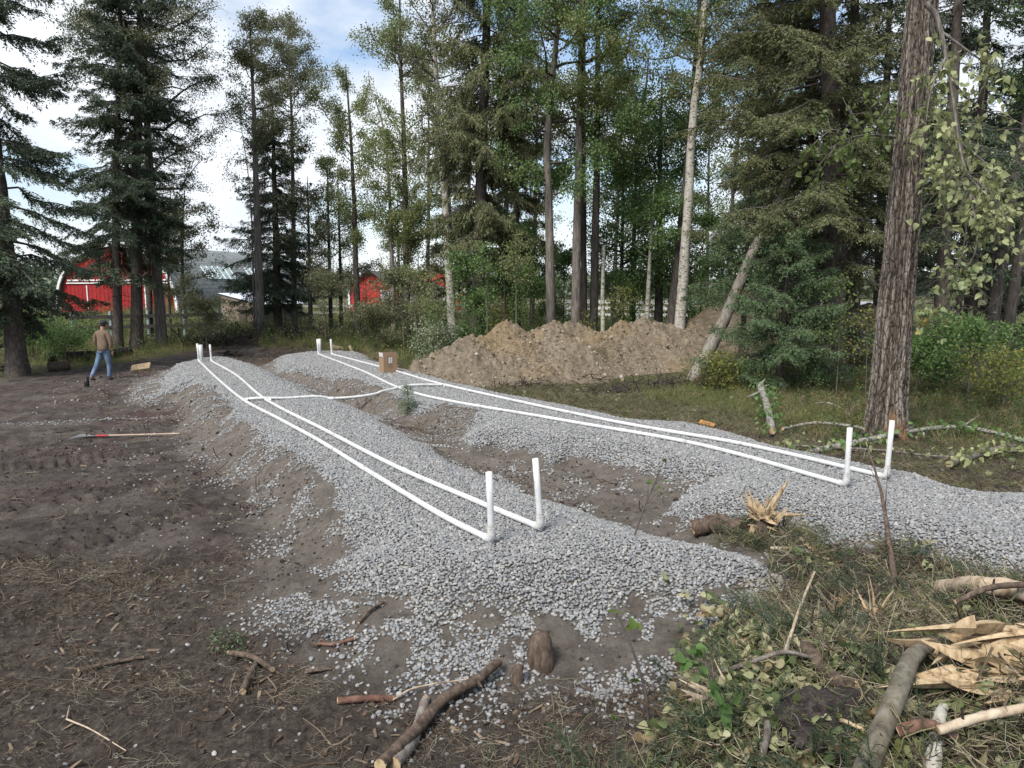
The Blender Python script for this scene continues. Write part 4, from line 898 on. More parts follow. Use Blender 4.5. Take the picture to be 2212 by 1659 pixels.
# fallen stalks, twigs, chips, leaves
M_straw = instmat('stalks', [(.11,.088,.062), (.19,.16,.115), (.32,.28,.205), (.08,.06,.045), (.05,.038,.03)], rough=.8, pos=[0,.3,.5,.7,1])
M_chip = instmat('bark_chips', [(.045,.030,.022), (.10,.062,.040), (.13,.095,.065), (.22,.17,.115)], rough=.85, pos=[0,.45,.75,1])
M_gl = instmat('fallen_leaves', [(.07,.10,.035), (.16,.19,.08), (.27,.28,.14), (.38,.37,.22), (.22,.15,.08)], rough=.6, spec=.35, trans=.25, pos=[0,.3,.55,.8,1])
M_gg = instmat('clippings', [(.075,.088,.036), (.135,.145,.06), (.19,.185,.085), (.27,.23,.14)], rough=.75, trans=.2)
M_fir = instmat('fir_needles', [(.028,.045,.024), (.045,.066,.034), (.065,.085,.045)], rough=.55, spec=.35, trans=.1)
def bundle(name, mat, seed, n, ln, r, spread, up=.15):
    q = np.random.default_rng(seed); d = q.normal(size=(n, 3))*[1, 1, up]; d = unit(d); l = ln*q.uniform(.3, 1.1, n); s = np.linspace(-.5, .5, 5)
    c = q.normal(size=(n, 3))*[spread, spread, .006]+[0, 0, .01]
    C = c[:, None]+d[:, None]*(l[:, None]*s)[..., None]; C += (q.normal(size=(n, 1, 3))*[1, 1, .3])*(l[:, None]*(s**2)[None])[..., None]*.8; C[:, 1:] += q.normal(size=(n, 4, 3))*.03*l[:, None, None]
    return src(name, [prisms(C, r*q.uniform(.5, 1.3, (n, 1))*np.ones((1, 5)))], mat)
ST = [bundle('stalks', M_straw, 1, 8, .11, .0011, .05), bundle('stalks', M_straw, 2, 3, .22, .0015, .05), bundle('stalks', M_straw, 3, 16, .05, .0011, .06), bundle('stalks', M_chip, 4, 4, .2, .004, .05)]
def chipsrc(seed, l, w, mat):
    q = np.random.default_rng(seed); V = np.array(box((0, 0, .004), (l, w, w*.25))[0]); V *= 1+q.normal(size=V.shape)*.25
    return src('chip', [(V, box((0, 0, 0), (1, 1, 1))[1])], mat, False)
CH = [chipsrc(1, .05, .02, M_chip), chipsrc(2, .10, .015, M_chip), chipsrc(3, .03, .02, M_chip)]
def leafsrc(seed, size, mat, n=1):
    q = np.random.default_rng(seed); parts = []
    D = unit(q.normal(size=(n, 3))*[1, 1, .35]); P = q.normal(size=(n, 3))*[.05, .05, .012]*(n > 1)+[0, 0, .012]
    V, (F4, F3) = leafcloud(P, size, q, D, .5); return src('leaf', [(V, F4), (V, F3)], mat)
LF = [leafsrc(1, .072, M_gl, 2), leafsrc(2, .06, M_gl), leafsrc(3, .068, M_gl, 5), leafsrc(5, .06, M_weed, 2)]
def firsrc(seed, L=.3, br=5):
    q = np.random.default_rng(seed); parts = []; Cs = []; Ps = []; Ds = []
    for k in range(br):
        t0 = 0 if k == 0 else q.uniform(.1, .8); a = 0 if k == 0 else q.choice([-1, 1])*q.uniform(.6, .9); l = L if k == 0 else L*(1-t0)*.6
        d = np.array([math.cos(a), math.sin(a), q.normal()*.12]); s = np.linspace(0, 1, 5); c = np.array([t0*L, 0, .015])+d*(l*s)[:, None]; c[:, 2] += .03*np.sin(s*3)
        Cs.append(c); m = int(l/.0035); w = q.random(m); p = np.column_stack([np.interp(w, s, c[:, i]) for i in range(3)]); Ps.append(p); sd = unit(q.normal(size=(m, 3))); Ds.append(sd*.8+d*.7)
    P_ = np.concatenate(Ps); D_ = np.concatenate(Ds); return src('fir_sprig', [prisms(np.array(Cs), .0022*np.ones((br, 5))), blades(P_, D_, .020, .0034, q)], M_fir, False)
FR = [firsrc(1), firsrc(2, .25, 7), firsrc(3, .4, 9)]
CL = [bundle('clippings', M_gg, 7, 10, .16, .0022, .06, .35), bundle('clippings', M_gg, 8, 14, .10, .0018, .07, .3), bundle('clippings', M_straw, 9, 6, .2, .0018, .06, .3)]

x, y = grid_pts(-9, 3.2, 1.6, 9, .052, 1); s = keepout(x, y); zs, zg, zt, zn = zones(x, y, s); k = view_ok(x, y) & (s < -.2)
den = np.maximum(zt*(.25+.75*sm(-.25, .35, fbm(x*1.1+y*.5, y*1.7, 4)))*sm(8, 5.2, y+.3*x), .06+.08*(fbm(x, y, 3) > .1)); den = np.where(zs > .5, den*.10, den)
k &= rng.random(len(x)) < den; x, y = x[k], y[k]; print('stalks', len(x))
strew('dry_stalks', ST+CH, x, y, rng.uniform(.5, 1.25, len(x)), .22, [.30, .08, .40, .06, .05, .04, .07], 'dry stalks, roots and bark crumbs strewn over the scraped earth', 'plant litter', .004)
x, y = grid_pts(-16, 8, 8, 32, .11, 1); s = keepout(x, y); zs, zg, zt, zn = zones(x, y, s); k = view_ok(x, y) & (s < -.3) & (clay_h(x, y) < .05)
back_ = sm(22, 26, y)*sm(-11.5, -9.5, x)*sm(0, -1.5, x)
k &= rng.random(len(x)) < np.maximum(.05+.35*(fbm(x*.9, y*.9, 3) > .18)*(s > -2), np.maximum(back_*.7, .5*(zs > .3)*(x > -7)*(s < -.35)*(fbm(x*.8, y*.8, 3) > -.1)))*(1-.6*(zs > .5)*(y < 20)*(x < -5)); x, y = x[k], y[k]
strew('dry_stalks', ST+CH, x, y, rng.uniform(.7, 1.9, len(x)), .3, [.22, .2, .1, .22, .1, .1, .06], 'sparse stalks and chips in the trench and at the far end of the beds', 'plant litter', .005)
# raked clippings on the forest side of the right bed
x, y = grid_pts(-1, 14, 8, 22, .085, 1); s = keepout(x, y)
k = view_ok(x, y) & (s < -.02) & (x > 9.3-.62*y-.3+.5*fbm(x, y, 2)) & (clay_h(x, y) < .03) & (x > -y*.25+2.5) & (rng.random(len(x)) < .78) & (y < 20) ; x, y = x[k], y[k]
strew('clippings', CL+ST[:3]+[ST[3]]+LF[:2], x, y, rng.uniform(.7, 1.8, len(x)), .3, [.26, .24, .18, .08, .06, .05, .07, .03, .03], 'raked green and brown clippings between the right bed and the forest', 'plant litter', .006)
# the slash heap at lower right
x, y = grid_pts(-.9, 7.5, 1.5, 7.6, .034, 1); s = keepout(x, y); n_ = fbm(x*1.6, y*1.6, 4)
edge = sm(-.1, .35, x-.55+.35*n_-np.maximum(0, y-3.4)*.62)+sm(.1, .5, x+.7+.3*n_)*sm(3.55, 3.1, y+.3*n_)
edge *= sm(6.7, 6.2, y-.15*x+.5*n_)*sm(-.03, -.15, s)
tongue = sm(.55, .2, np.hypot((x-2.55), (y-6.75))+.2*n_)*sm(.0, -.1, s)
k = view_ok(x, y, 100) & (rng.random(len(x)) < np.clip(edge+tongue, 0, 1)*.9); x, y, n_ = x[k], y[k], n_[k]; n = len(x); print('slash', n)
lf = fbm(x*1.2+4, y*1.2+1, 3); typ = rng.random(n)
A_ = (typ < .50)
strew('slash_stalks', CL+ST, x[A_], y[A_], rng.uniform(.6, 1.7, A_.sum()), .5, [.18, .15, .2, .16, .14, .10, .07], 'tangled clippings and stalks of the slash heap at lower right', 'plant litter', rng.uniform(0, .11, A_.sum()))
B1 = (typ > .44) & (typ < .44+.34*(lf > -.05)+.02)|(np.hypot((x-1.75)/.55, (y-3.55)/.95)<1)&(typ>.3); x1, y1 = x[B1], y[B1]; q_ = rng.random(len(x1)) < .7*sm(7, 4, y1)+.12; x1, y1 = x1[q_], y1[q_]
strew('wilted_leaves', LF, x1, y1, rng.uniform(.6, 1.15, len(x1)), .5, [.35, .25, .25, .15], 'pale wilted poplar leaves on the slash heap', 'leaves', rng.uniform(.01, .09, len(x1)))
C1 = (typ > .78) & (lf < .25); x1, y1 = x[C1], y[C1]; q_ = rng.random(len(x1)) < .5; x1, y1 = x1[q_], y1[q_]
strew('fir_sprigs', FR, x1, y1, rng.uniform(.6, 1.15, len(x1)), .35, [.3, .35, .35], 'broken fir sprigs in the slash heap', 'fir sprigs', rng.uniform(.0, .07, len(x1)))

# pale stalks and splinters that lie on top of the heap, and a drift of wilted leaves
PS = [bundle('stalks', simple('pale_stalks', [(.24,.20,.13), (.42,.37,.27)], 20), 21, 3, .34, .0022, .04, .35)]
x, y = grid_pts(-.6, 5.5, 2, 6.4, .10, 1); s = keepout(x, y); k = (s < -.1) & (x > .75-.35*(3.4-y)) & (x > .8+(y-3.4)*.55) & (rng.random(len(x)) < .5); x, y = x[k], y[k]
strew('pale_stalks', PS, x, y, rng.uniform(.5, 1.3, len(x)), .35, [1], 'pale dead stalks lying on top of the slash heap', 'plant litter', rng.uniform(.04, .12, len(x)))
c = np.array([on(u, v)[:2] for u, v in [(1540, 1370), (1580, 1430), (1640, 1400), (1610, 1500), (1660, 1560), (1700, 1600), (1590, 1620), (1480, 1600), (1520, 1640), (2140, 1440), (1980, 1330), (2000, 1230), (1760, 1240)]])
i_ = rng.choice(len(c), 620, p=np.array([3, 4, 3, 4, 4, 3, 2, 1.5, 1.5, 1, 1, 1, 1])/30); xy = c[i_]+rng.normal(0, 1, (620, 2))*[.13, .16]
strew('wilted_leaves', LF[:3], xy[:, 0], xy[:, 1], rng.uniform(.7, 1.2, 620), .6, [.35, .35, .3], 'drift of pale wilted leaves on the left part of the slash heap', 'leaves', rng.uniform(.03, .16, 620))

# ---------------------------------------------------------------- farm buildings beyond the trees
def uvmesh(name, V, F, UV, mats, parent, mi=None, smooth=False):
    me = bpy.data.meshes.new(name); me.from_pydata([tuple(map(float, v)) for v in V], [], [tuple(map(int, f)) for f in F])
    for m_ in (mats if isinstance(mats, list) else [mats]): me.materials.append(m_)
    l = me.uv_layers.new(name='UVMap'); vi = np.zeros(len(me.loops), np.int32); me.loops.foreach_get('vertex_index', vi); l.data.foreach_set('uv', np.asarray(UV, np.float32)[vi].ravel())
    me.polygons.foreach_set('use_smooth', np.zeros(len(me.polygons), bool))
    if mi is not None: me.polygons.foreach_set('material_index', np.asarray(mi, np.int32))
    if smooth: me.polygons.foreach_set('use_smooth', np.ones(len(me.polygons), bool))
    o = bpy.data.objects.new(name, me); COL.objects.link(o)
    if parent: o.parent = parent
    return o
def boardmat(name, c1, c2, sp, axis='X', groove=.12, rough=.6):
    m, t, b = newmat(name); c = N(t, 'ShaderNodeTexCoord'); s = N(t, 'ShaderNodeSeparateXYZ'); t.links.new(c.outputs['Object'], s.inputs[0])
    f = mth(t, 'FRACT', mth(t, 'MULTIPLY', s.outputs[axis], 1/sp)); g_ = mth(t, 'LESS_THAN', f, groove)
    cc = ramp(t, nse(t, c.outputs['Object'], 3, 6), [c1, c2], [.3, .7]); t.links.new(mixc(t, g_, cc, tuple(k*.25 for k in c1)), b.inputs['Base Color']); b.inputs['Roughness'].default_value = rough; b.inputs['Specular IOR Level'].default_value = .25
    bump(t, b, mth(t, 'SUBTRACT', 1, g_), .5, .03); return m
M_red = boardmat('red_boards', (.22,.012,.012), (.31,.022,.02), .42)
M_redb = boardmat('bright_red_boards', (.45,.035,.035), (.56,.055,.05), .5, groove=.06)
M_trim = simple('white_trim', [(.6,.6,.58), (.75,.75,.73)], 2)
M_metal = boardmat('pale_metal', (.36,.42,.50), (.46,.52,.60), .38, 'Y', .14, .45)
M_glass = simple('clouded_glass', [(.28,.36,.37), (.42,.50,.50)], 2, .3)
m, t, b = newmat('shingles'); c = N(t, 'ShaderNodeTexCoord'); bt = N(t, 'ShaderNodeTexBrick'); bt.inputs['Scale'].default_value = 1
bt.inputs['Brick Width'].default_value = .9; bt.inputs['Row Height'].default_value = .32; bt.inputs['Mortar Size'].default_value = .03; bt.inputs['Color1'].default_value = (.12,.135,.135,1); bt.inputs['Color2'].default_value = (.19,.215,.21,1); bt.inputs['Mortar'].default_value = (.05,.055,.055,1); bt.inputs['Bias'].default_value = .1
t.links.new(c.outputs['UV'], bt.inputs['Vector'])
sp_ = N(t, 'ShaderNodeSeparateXYZ'); t.links.new(c.outputs['UV'], sp_.inputs[0])
t.links.new(mixc(t, .5, bt.outputs['Color'], ramp(t, nse(t, c.outputs['Object'], .6, 4), [(.11,.115,.115), (.19,.215,.21)], [.35,.65])), b.inputs['Base Color']); b.inputs['Roughness'].default_value = .9
M_shin = m
FL = np.array([ax(130, 60), 60.]); FR_ = np.array([ax(385, 56), 56.]); wv = FR_-FL; w_ = np.linalg.norm(wv); ang = math.atan2(wv[1], wv[0])
gzb = min(gz(*FL), gz(*FR_))-.1
barn = empty('arched_barn', ((FL[0]+FR_[0])/2, (FL[1]+FR_[1])/2, gzb), 'red fronted barn with a rounded shingled roof and white trim', 'barn'); barn.rotation_euler = (0, 0, ang)
HW, BH, LN_ = w_/2, 5.35, 17.
th = np.linspace(0, math.pi, 33); prof = np.column_stack([-HW*np.sign(np.cos(th))*np.abs(np.cos(th))**.92, BH*np.sin(th)**.82]); prof[16, 1] += .15
V = [(p[0], 0, p[1]) for p in prof]; mk('front_wall', [(np.array(V+[(0, 0, 0)]), np.array([[33, i, i+1] for i in range(32)]))], M_red, barn, False)
arc = np.r_[0, np.cumsum(np.linalg.norm(np.diff(prof, axis=0), axis=1))]
off = prof*1.035; V = [(off[i, 0], y_, off[i, 1]) for y_ in (-.25, LN_) for i in range(33)]; UV = [(y_, arc[i]) for y_ in (-.25, LN_) for i in range(33)]
lo = [i for i in range(32) if off[i, 1] > 1.25 or off[i+1, 1] > 1.25]
uvmesh('roof', V, [[i, 33+i, 34+i, i+1] for i in lo], UV, M_shin, barn, smooth=True)
wl = [(-HW*1.0, 0), (HW*1.0, 0)]
for sx in (-1, 1): mk('side_wall', [box((sx*HW*.99, LN_/2, .85), (.1, LN_-.3, 1.7))], M_metal, barn, False)
mk('back_wall', [(np.array([(p[0], LN_-.1, p[1]) for p in prof]+[(0, LN_-.1, 0)]), np.array([[33, i+1, i] for i in range(32)]))], M_red, barn, False)
tr = np.array([(off[i, 0]*1.0, -.28, off[i, 1]) for i in range(33)]); trin = tr*[.965, 1, .965]
V = np.concatenate([tr, trin, tr-[0, .12, 0], trin-[0, .12, 0]]); F = []
for i in range(32): F += [[i, i+1, 34+i, 33+i], [66+i, 99+i, 100+i, 67+i], [i, 66+i, 67+i, i+1], [33+i, 34+i, 100+i, 99+i]]
mk('arch_trim', [(V, np.array(F))], M_trim, barn, False)
mk('trim_band', [box((0, -.07, 2.55), (w_*.86, .1, .09)), box((0, -.07, 2.78), (w_*.84, .1, .12))], M_trim, barn, False)
for x0, x1 in ((-3.1, -.1), (.1, 3.1)):
    d_ = mk('barn_door', [box(((x0+x1)/2, -.10, 1.2), (x1-x0, .08, 2.35))], M_red, barn, False)
    mk('door_frame', [box((x, -.16, 1.2), (.10, .05, 2.35)) for x in (x0+.05, x1-.05)]+[box(((x0+x1)/2, -.158, .06), (x1-x0, .05, .1))], M_trim, d_, False)
mk('side_door', [box((5.05, -.08, 1.0), (1.0, .08, 2.0))], simple('brown_door', [(.12,.05,.03), (.18,.08,.05)]), barn, False)
def roofpt(a_, y_, lift): # a_: arc index
    p = np.array([np.interp(a_, range(33), off[:, 0]), y_, np.interp(a_, range(33), off[:, 1])]); return p*[1+lift, 1, 1+lift]
for k0 in (3.8, 9.2):
    V = np.array([roofpt(27.2, k0, .012), roofpt(27.2, k0+3.4, .012), roofpt(24.6, k0+3.4, .012), roofpt(24.6, k0, .012)]); s_ = mk('skylight', [(V, np.array([[0, 1, 2, 3]]))], M_glass, barn, False)
    bars = []
    for f in np.linspace(0, 1, 6): bars += tube([V[0]*(1-f)+V[1]*f, V[3]*(1-f)+V[2]*f], .045, 4)
    mk('skylight_frame', bars, M_trim, s_, False)

# plank shed with a corrugated roof
def poly(name, pts, mat, parent): 
    return mk(name, [(np.array(pts, float), np.array([list(range(len(pts)))]))], mat, parent, False)
c0 = B_(559, 42); c1 = B_(476, 45.5); c2 = B_(652, 45); d2 = c2-c0; d1 = c1-c0; o0 = c0.copy()
shed = empty('plank_shed', c0, 'low plank shed with a pale corrugated lean-to roof', 'shed')
M_ply = simple('weathered_plywood', [(.10,.075,.06), (.17,.13,.10), (.22,.18,.14)], 1.2, .9, (1, 1, .6)); M_gry = simple('grey_boards', [(.14,.13,.115), (.24,.225,.20)], 1.5, .9, (1, 1, 3))
hA, hB = 1.35, 1.95
d1 = np.r_[d1[:2], 0]; d2 = np.r_[d2[:2], 0]; z_ = np.array([0, 0, 1.])
for nm_, pts_, mt_ in (('front_wall', [0*d2, d2, d2+z_*hA, z_*hA], M_gry), ('end_wall', [d1, 0*d1, z_*hA, d1+z_*hB], M_ply), ('back_wall', [d2+d1, d1, d1+z_*hB, d2+d1+z_*hB], M_gry), ('far_wall', [d2, d2+d1, d2+d1+z_*hB, d2+z_*hA], M_gry)): poly(nm_, pts_, mt_, shed)
mk('doorway', [box(((d1*.42)[0], (d1*.42)[1]-.03, .62), (.95, .06, 1.25), (0, 0, math.atan2(d1[1], d1[0])))], simple('dark_plank', [(.045,.035,.028), (.08,.065,.05)]), shed, False)
nC = 90; V = []; 
for i in range(nC+1):
    f = -.03+1.06*i/nC; zz_ = .02*(i % 2)
    V += [d2*f-d1*.06+z_*(hA+.02+zz_), d2*f+d1*1.05+z_*(hB+.05+zz_)]
mk('roof', [(np.array(V), np.array([[2*i, 2*i+2, 2*i+3, 2*i+1] for i in range(nC)]))], simple('pale_tin', [(.42,.46,.54), (.56,.60,.68)], 1.5, .4), shed, False)

# bright red cabin and the grey shingled building beyond
def cabin(u0, u1, Y, wallh, ridge, mat, label, roofm, name='cabin', cat='cabin', depth=5, wins=()):
    a_ = B_(u0, Y); b_ = B_(u1, Y); w = b_[0]-a_[0]; r = empty(name, ((a_[0]+b_[0])/2, Y, min(a_[2], b_[2])-.05), label, cat)
    hw = w/2; V = np.array([(-hw, 0, 0), (hw, 0, 0), (hw, 0, wallh), (0, 0, ridge), (-hw, 0, wallh), (-hw, depth, 0), (hw, depth, 0), (hw, depth, wallh), (0, depth, ridge), (-hw, depth, wallh)])
    mk('wall', [(V, np.array([[0, 1, 2, 3, 4]])), (V, np.array([[6, 5, 9, 8, 7]])), (V, np.array([[1, 6, 7, 2], [5, 0, 4, 9]]))], mat, r, False)
    e = .3; Vr = []
    for sx in (-1, 1):
        s_ = (ridge-wallh)/hw; q_ = np.array([(sx*(hw+e), -e, wallh-e*s_), (0, -e, ridge), (0, depth+e, ridge), (sx*(hw+e), depth+e, wallh-e*s_)])
        Vr += [(np.concatenate([q_+[0, 0, .02], q_+[0, 0, .12]]), np.array([[0, 1, 2, 3], [4, 7, 6, 5], [0, 4, 5, 1], [1, 5, 6, 2], [2, 6, 7, 3], [3, 7, 4, 0]]))]
    mk('roof', Vr, roofm, r, False)
    mk('corner_trim', [box((sx*(hw-.06), -.04, wallh/2), (.16, .08, wallh)) for sx in (-1, 1)]+[box((0, -.045, .12), (w-.3, .08, .14))], M_trim, r, False)
    for x_, z_c, ww, hh in wins:
        g_ = mk('window', [box((x_, -.05, z_c), (ww, .06, hh))], M_glass, r, False)
        mk('window_frame', [box((x_, -.06, z_c+hh/2), (ww+.14, .1, .09)), box((x_, -.06, z_c-hh/2), (ww+.14, .1, .09)), box((x_-ww/2, -.062, z_c), (.09, .1, hh)), box((x_+ww/2, -.062, z_c), (.09, .1, hh))], M_trim, g_, False)
    return r
M_roofd = simple('dark_roofing', [(.06,.06,.062), (.11,.11,.11)], 2, .9)
cabin(752, 846, 55, 2.3, 3.35, M_redb, 'small bright red cabin with white corner boards seen between the poplars', M_roofd, wins=((1.15, 1.5, .5, .8),))
M_shw = simple('weathered_shingle_wall', [(.10,.10,.10), (.19,.185,.18)], 2.5, .9, (1, 1, 3))
cabin(872, 1004, 58, 2.4, 3.9, M_redb, 'larger red building with a dark porch behind the huge lichen hung spruce', M_roofd, 'farmhouse', 'house', wins=((-.9, 1.7, 1.2, 1.1), (1.6, 1.6, .6, .7)))
cabin(884, 962, 53, 1.9, 2.5, M_shw, 'low grey shingled outbuilding in front of the larger red building', M_roofd, 'outbuilding', 'outbuilding', depth=3)
cabin(1838, 1935, 46, .75, 1.35, M_trim, 'low white building glimpsed left of the tall ridged trunk', simple('grey_roof', [(.22,.23,.24), (.32,.33,.34)], 2), 'white_building', 'building', depth=6)

# fences
def railfence(u0, u1, Y0, Y1, nposts, rails, ph, mat, label, postm=None, rh=.16, group=None):
    a_, b_ = B_(u0, Y0), B_(u1, Y1); r = empty('rail_fence', a_, label, 'fence'); d = b_-a_; an = math.atan2(d[1], d[0]); L = np.hypot(d[0], d[1])
    for i in range(nposts):
        p = d*i/(nposts-1); mk('post', tube([p-z_*.3, p+z_*ph*.5, p+z_*ph], [.085, .08, .075], 9, True, .06, i), postm or mat, r)
    for h in rails: mk('rail', [box(d/2+[.06*math.sin(an), -.10*math.cos(an), h], (L+.4, .05, rh), (0, -math.atan2(d[2], L), an))], mat, r, False)
    return r
railfence(150, 470, 33.5, 36, 5, (.55, 1.05), 1.3, simple('old_rail', [(.035,.03,.027), (.075,.065,.058)], 3), 'dark two rail fence with pale blue posts behind the walking man', simple('blue_post', [(.22,.27,.30), (.36,.42,.45)], 4))
railfence(-40, 105, 27, 33, 3, (.5, .95), 1.2, simple('grey_rail', [(.05,.045,.04), (.09,.08,.07)], 3), 'dark rail fence at the far left behind the drooping spruce')
railfence(1225, 1500, 47, 45, 8, (.55, .95, 1.35), 1.5, M_trim, 'white board fence seen through the trunks behind the heap', rh=.2)
railfence(650, 1010, 49, 50, 9, (.5, .95), 1.15, simple('pale_rail', [(.25,.235,.21), (.36,.34,.31)], 3), 'pale wooden fence before the red cabin')
a_, b_ = B_(400, 43), B_(472, 42); gate = empty('gate_panel', a_, 'dark green steel pipe gate left of the plank shed', 'gate'); d = b_-a_; M_gsteel = simple('green_steel', [(.03,.045,.04), (.055,.075,.065)], 3, .5)
mk('gate_frame', tube([(0, 0, 0), (0, 0, 2.15)], .04, 8)+tube([d*.5, d*.5+z_*2.2], .045, 8)+tube([d, d+z_*1.75], .05, 8)+tube([(0, 0, 2.1), d*.5+z_*2.17], .03, 8), M_gsteel, gate)
for h in (.35, .7, 1.05, 1.4): mk('rail', tube([z_*h, d*.5+z_*(h+.04)], .02, 6)+tube([d*.5+z_*(h+.04), d+z_*(h+.1)], .02, 6), M_gsteel, gate)

# the far treeline on the horizon: reads as one mass
q = np.random.default_rng(77); n = 42000; az = q.uniform(-.95, .95, n); D = q.uniform(150, 210, n); X = D*np.sin(az); Y_ = D*np.cos(az); hh = 4.5+2.6*fbm(X*.06, Y_*.05, 4)+1.2*fbm(X*.4, Y_*.4, 2)
zz_ = q.random(n)**.8*hh; V, F = blades(np.column_stack([X, Y_, .9+zz_]), q.normal(size=(n, 3)), 1.5*q.uniform(.5, 1, n), 1.0, q, .1)
tag(mk('far_wood', [(V, F)], leafmat('far_leaves', [(.10,.13,.09), (.15,.18,.12), (.20,.23,.16)], .8, .2, .1), smooth=False), 'far wood along the horizon beyond the farm', 'far wood', kind='stuff')

# ---------------------------------------------------------------- shrubs and saplings under the trees
GS = 'young trees and shrubs in the understory'
def SH(u, Y, H, W, seed, label, mat=M_leaf_gn, n=3500, r=.03, z0=.3, limbs=16, name='sapling', cat='sapling', lean=0, ls=.075, bark=M_twig_gr, up=.8, clump=.14, bare=0.):
    b = B_(u, Y); P = spline([np.zeros(3), np.array([lean*.4, 0, H*.5]), np.array([lean, 0, H])], 20)
    return broadleaf(b, P, r, z0, H-.05, W, seed, label, mat=mat, bark=bark, leaves=n, limbs=limbs, ls=ls, up=up, name=name, cat=cat, clump=clump, tip=.2, flare=.1, bare=bare)
SH(1080, 25, 2.6, .35, 200, 'small yellow green sapling above the left crest of the heap', M_leaf_ye, 420, .018, 1.2)
SH(1052, 24.5, 4.2, .5, 201, 'tall thin pale sapling left of the yellow one', M_leaf_gn, 700, .03, 2.2)
SH(1115, 24, 4.6, .5, 202, 'tall thin pale sapling right of the yellow one', M_leaf, 700, .03, 2.6)
SH(905, 24.8, 3.6, .4, 203, 'leaning whitish sapling stem left of the heap', M_leaf, 500, .03, 1.8, lean=-.35)
SH(948, 23.5, 3.4, .4, 204, 'thin whitish sapling just left of the heap end', M_leaf, 450, .025, 1.8, lean=-.25)
SH(1000, 25.5, 3.8, 1.3, 205, 'bushy dark green shrub at the foot of the huge lichen hung spruce', M_leaf_gn, 5200, name='shrub', cat='shrub')
SH(1090, 27.5, 5.2, 1.7, 206, 'bright green bushy sapling in front of the huge spruce trunk', M_leaf_gn, 8000, .05, .5, 24)
SH(1145, 28, 4.4, 1.5, 207, 'dark green shrub between the huge spruce and the kinked trunk', M_leaf_gn, 6500, name='shrub', cat='shrub')
SH(1218, 30, 4.0, 1.3, 208, 'shrub behind the kinked grey trunk', M_leaf_gn, 5000, name='shrub', cat='shrub')
SH(1325, 29, 3.2, 1.2, 209, 'shrub right of the thin white snag', M_leaf_gn, 4200, name='shrub', cat='shrub')
SH(1345, 26.5, 2.8, .5, 210, 'yellow leaved sapling in front of the white board fence', M_leaf_ye, 380, .02, .8)
SH(1262, 26, 1.9, .35, 211, 'tiny yellow sapling at the foot of the tight trio', M_leaf_ye, 200, .015, .5)
SH(1515, 29, 5.0, 1.7, 212, 'tall green shrub right of the big white aspen', M_leaf_gn, 8000, .05, .4, 24, name='shrub', cat='shrub')
SH(1445, 33, 4.5, 1.8, 213, 'deep green shrub behind the big white aspen', M_leaf_gn, 6500, name='shrub', cat='shrub')
SH(1560, 31, 4.5, 1.6, 214, 'deep green shrub behind the farther clay heap', M_leaf_gn, 6000, name='shrub', cat='shrub')
SH(870, 29.5, 3.2, 1.4, 215, 'olive shrub left of the white aspen foot', M_leaf_ol, 5200, name='shrub', cat='shrub')
SH(815, 31, 1.6, 1.2, 216, 'olive shrub in front of the bright red cabin', M_leaf_ol, 5200, name='shrub', cat='shrub')
SH(700, 33, 3.0, 1.4, 217, 'olive shrub right of the plank shed', M_leaf_ol, 4200, name='shrub', cat='shrub')
SH(790, 38, 3.4, 1.5, 230, 'leafy bush partly hiding the bright red cabin', M_leaf_ol, 2600, name='shrub', cat='shrub')
SH(905, 33, 4.6, 1.6, 218, 'taller olive shrub in front of the grey outbuilding', M_leaf_ol, 7000, name='shrub', cat='shrub', r=.05)
SH(940, 24, 1.35, .9, 219, 'low bush with whitish leaves left of the heap', leafmat('whitish_leaves', [(.10,.13,.06), (.20,.24,.13), (.48,.50,.40)], .5, .35, .3), 2400, .015, .2, name='shrub', cat='shrub')
SH(440, 30, 1.9, 1.1, 220, 'leafy shrub left of the plank shed', M_leaf_ol, 3200, name='shrub', cat='shrub')
SH(60, 27.5, 1.5, 1.2, 221, 'low bright shrub right of the far left spruce trunk', M_leaf_gn, 3200, name='shrub', cat='shrub')
SH(130, 26.5, 1.1, 1.0, 222, 'low leafy shrub behind the soot-black log', M_leaf_gn, 2600, name='shrub', cat='shrub')
SH(1885, 17, 2.2, .5, 223, 'thin sapling with round bright leaves beside the dark narrow spruce', M_leaf_ye, 260, .014, .6, 12, lean=-.1)
SH(1820, 17.2, 3.0, .45, 224, 'thin sapling with round leaves in front of the large spruce trunk', leafmat('bright_round_leaves', [(.09,.13,.03), (.15,.20,.06)], .5, .4), 300, .014, .9, 12)
SH(1995, 17.5, 1.3, 1.0, 225, 'low dark bush behind the tall ridged trunk', M_leaf_gn, 2400, name='shrub', cat='shrub')
SH(2110, 17, 1.7, 1.2, 226, 'dark green bush below the hanging broken bough', M_leaf_gn, 3200, name='shrub', cat='shrub')
SH(2190, 15.5, 1.2, .9, 227, 'yellowing bush at the right edge', M_leaf_ye, 900, name='shrub', cat='shrub')
SH(1560, 18.5, .75, .7, 228, 'low leafy bush at the foot of the leaning dead trunk', M_leaf_ye, 900, .012, .1, name='shrub', cat='shrub')
SH(1300, 22.3, .1+.9, .3, 229, 'bare thin stem on the right part of the heap foot', M_leaf, 20, .012, .4, 6)

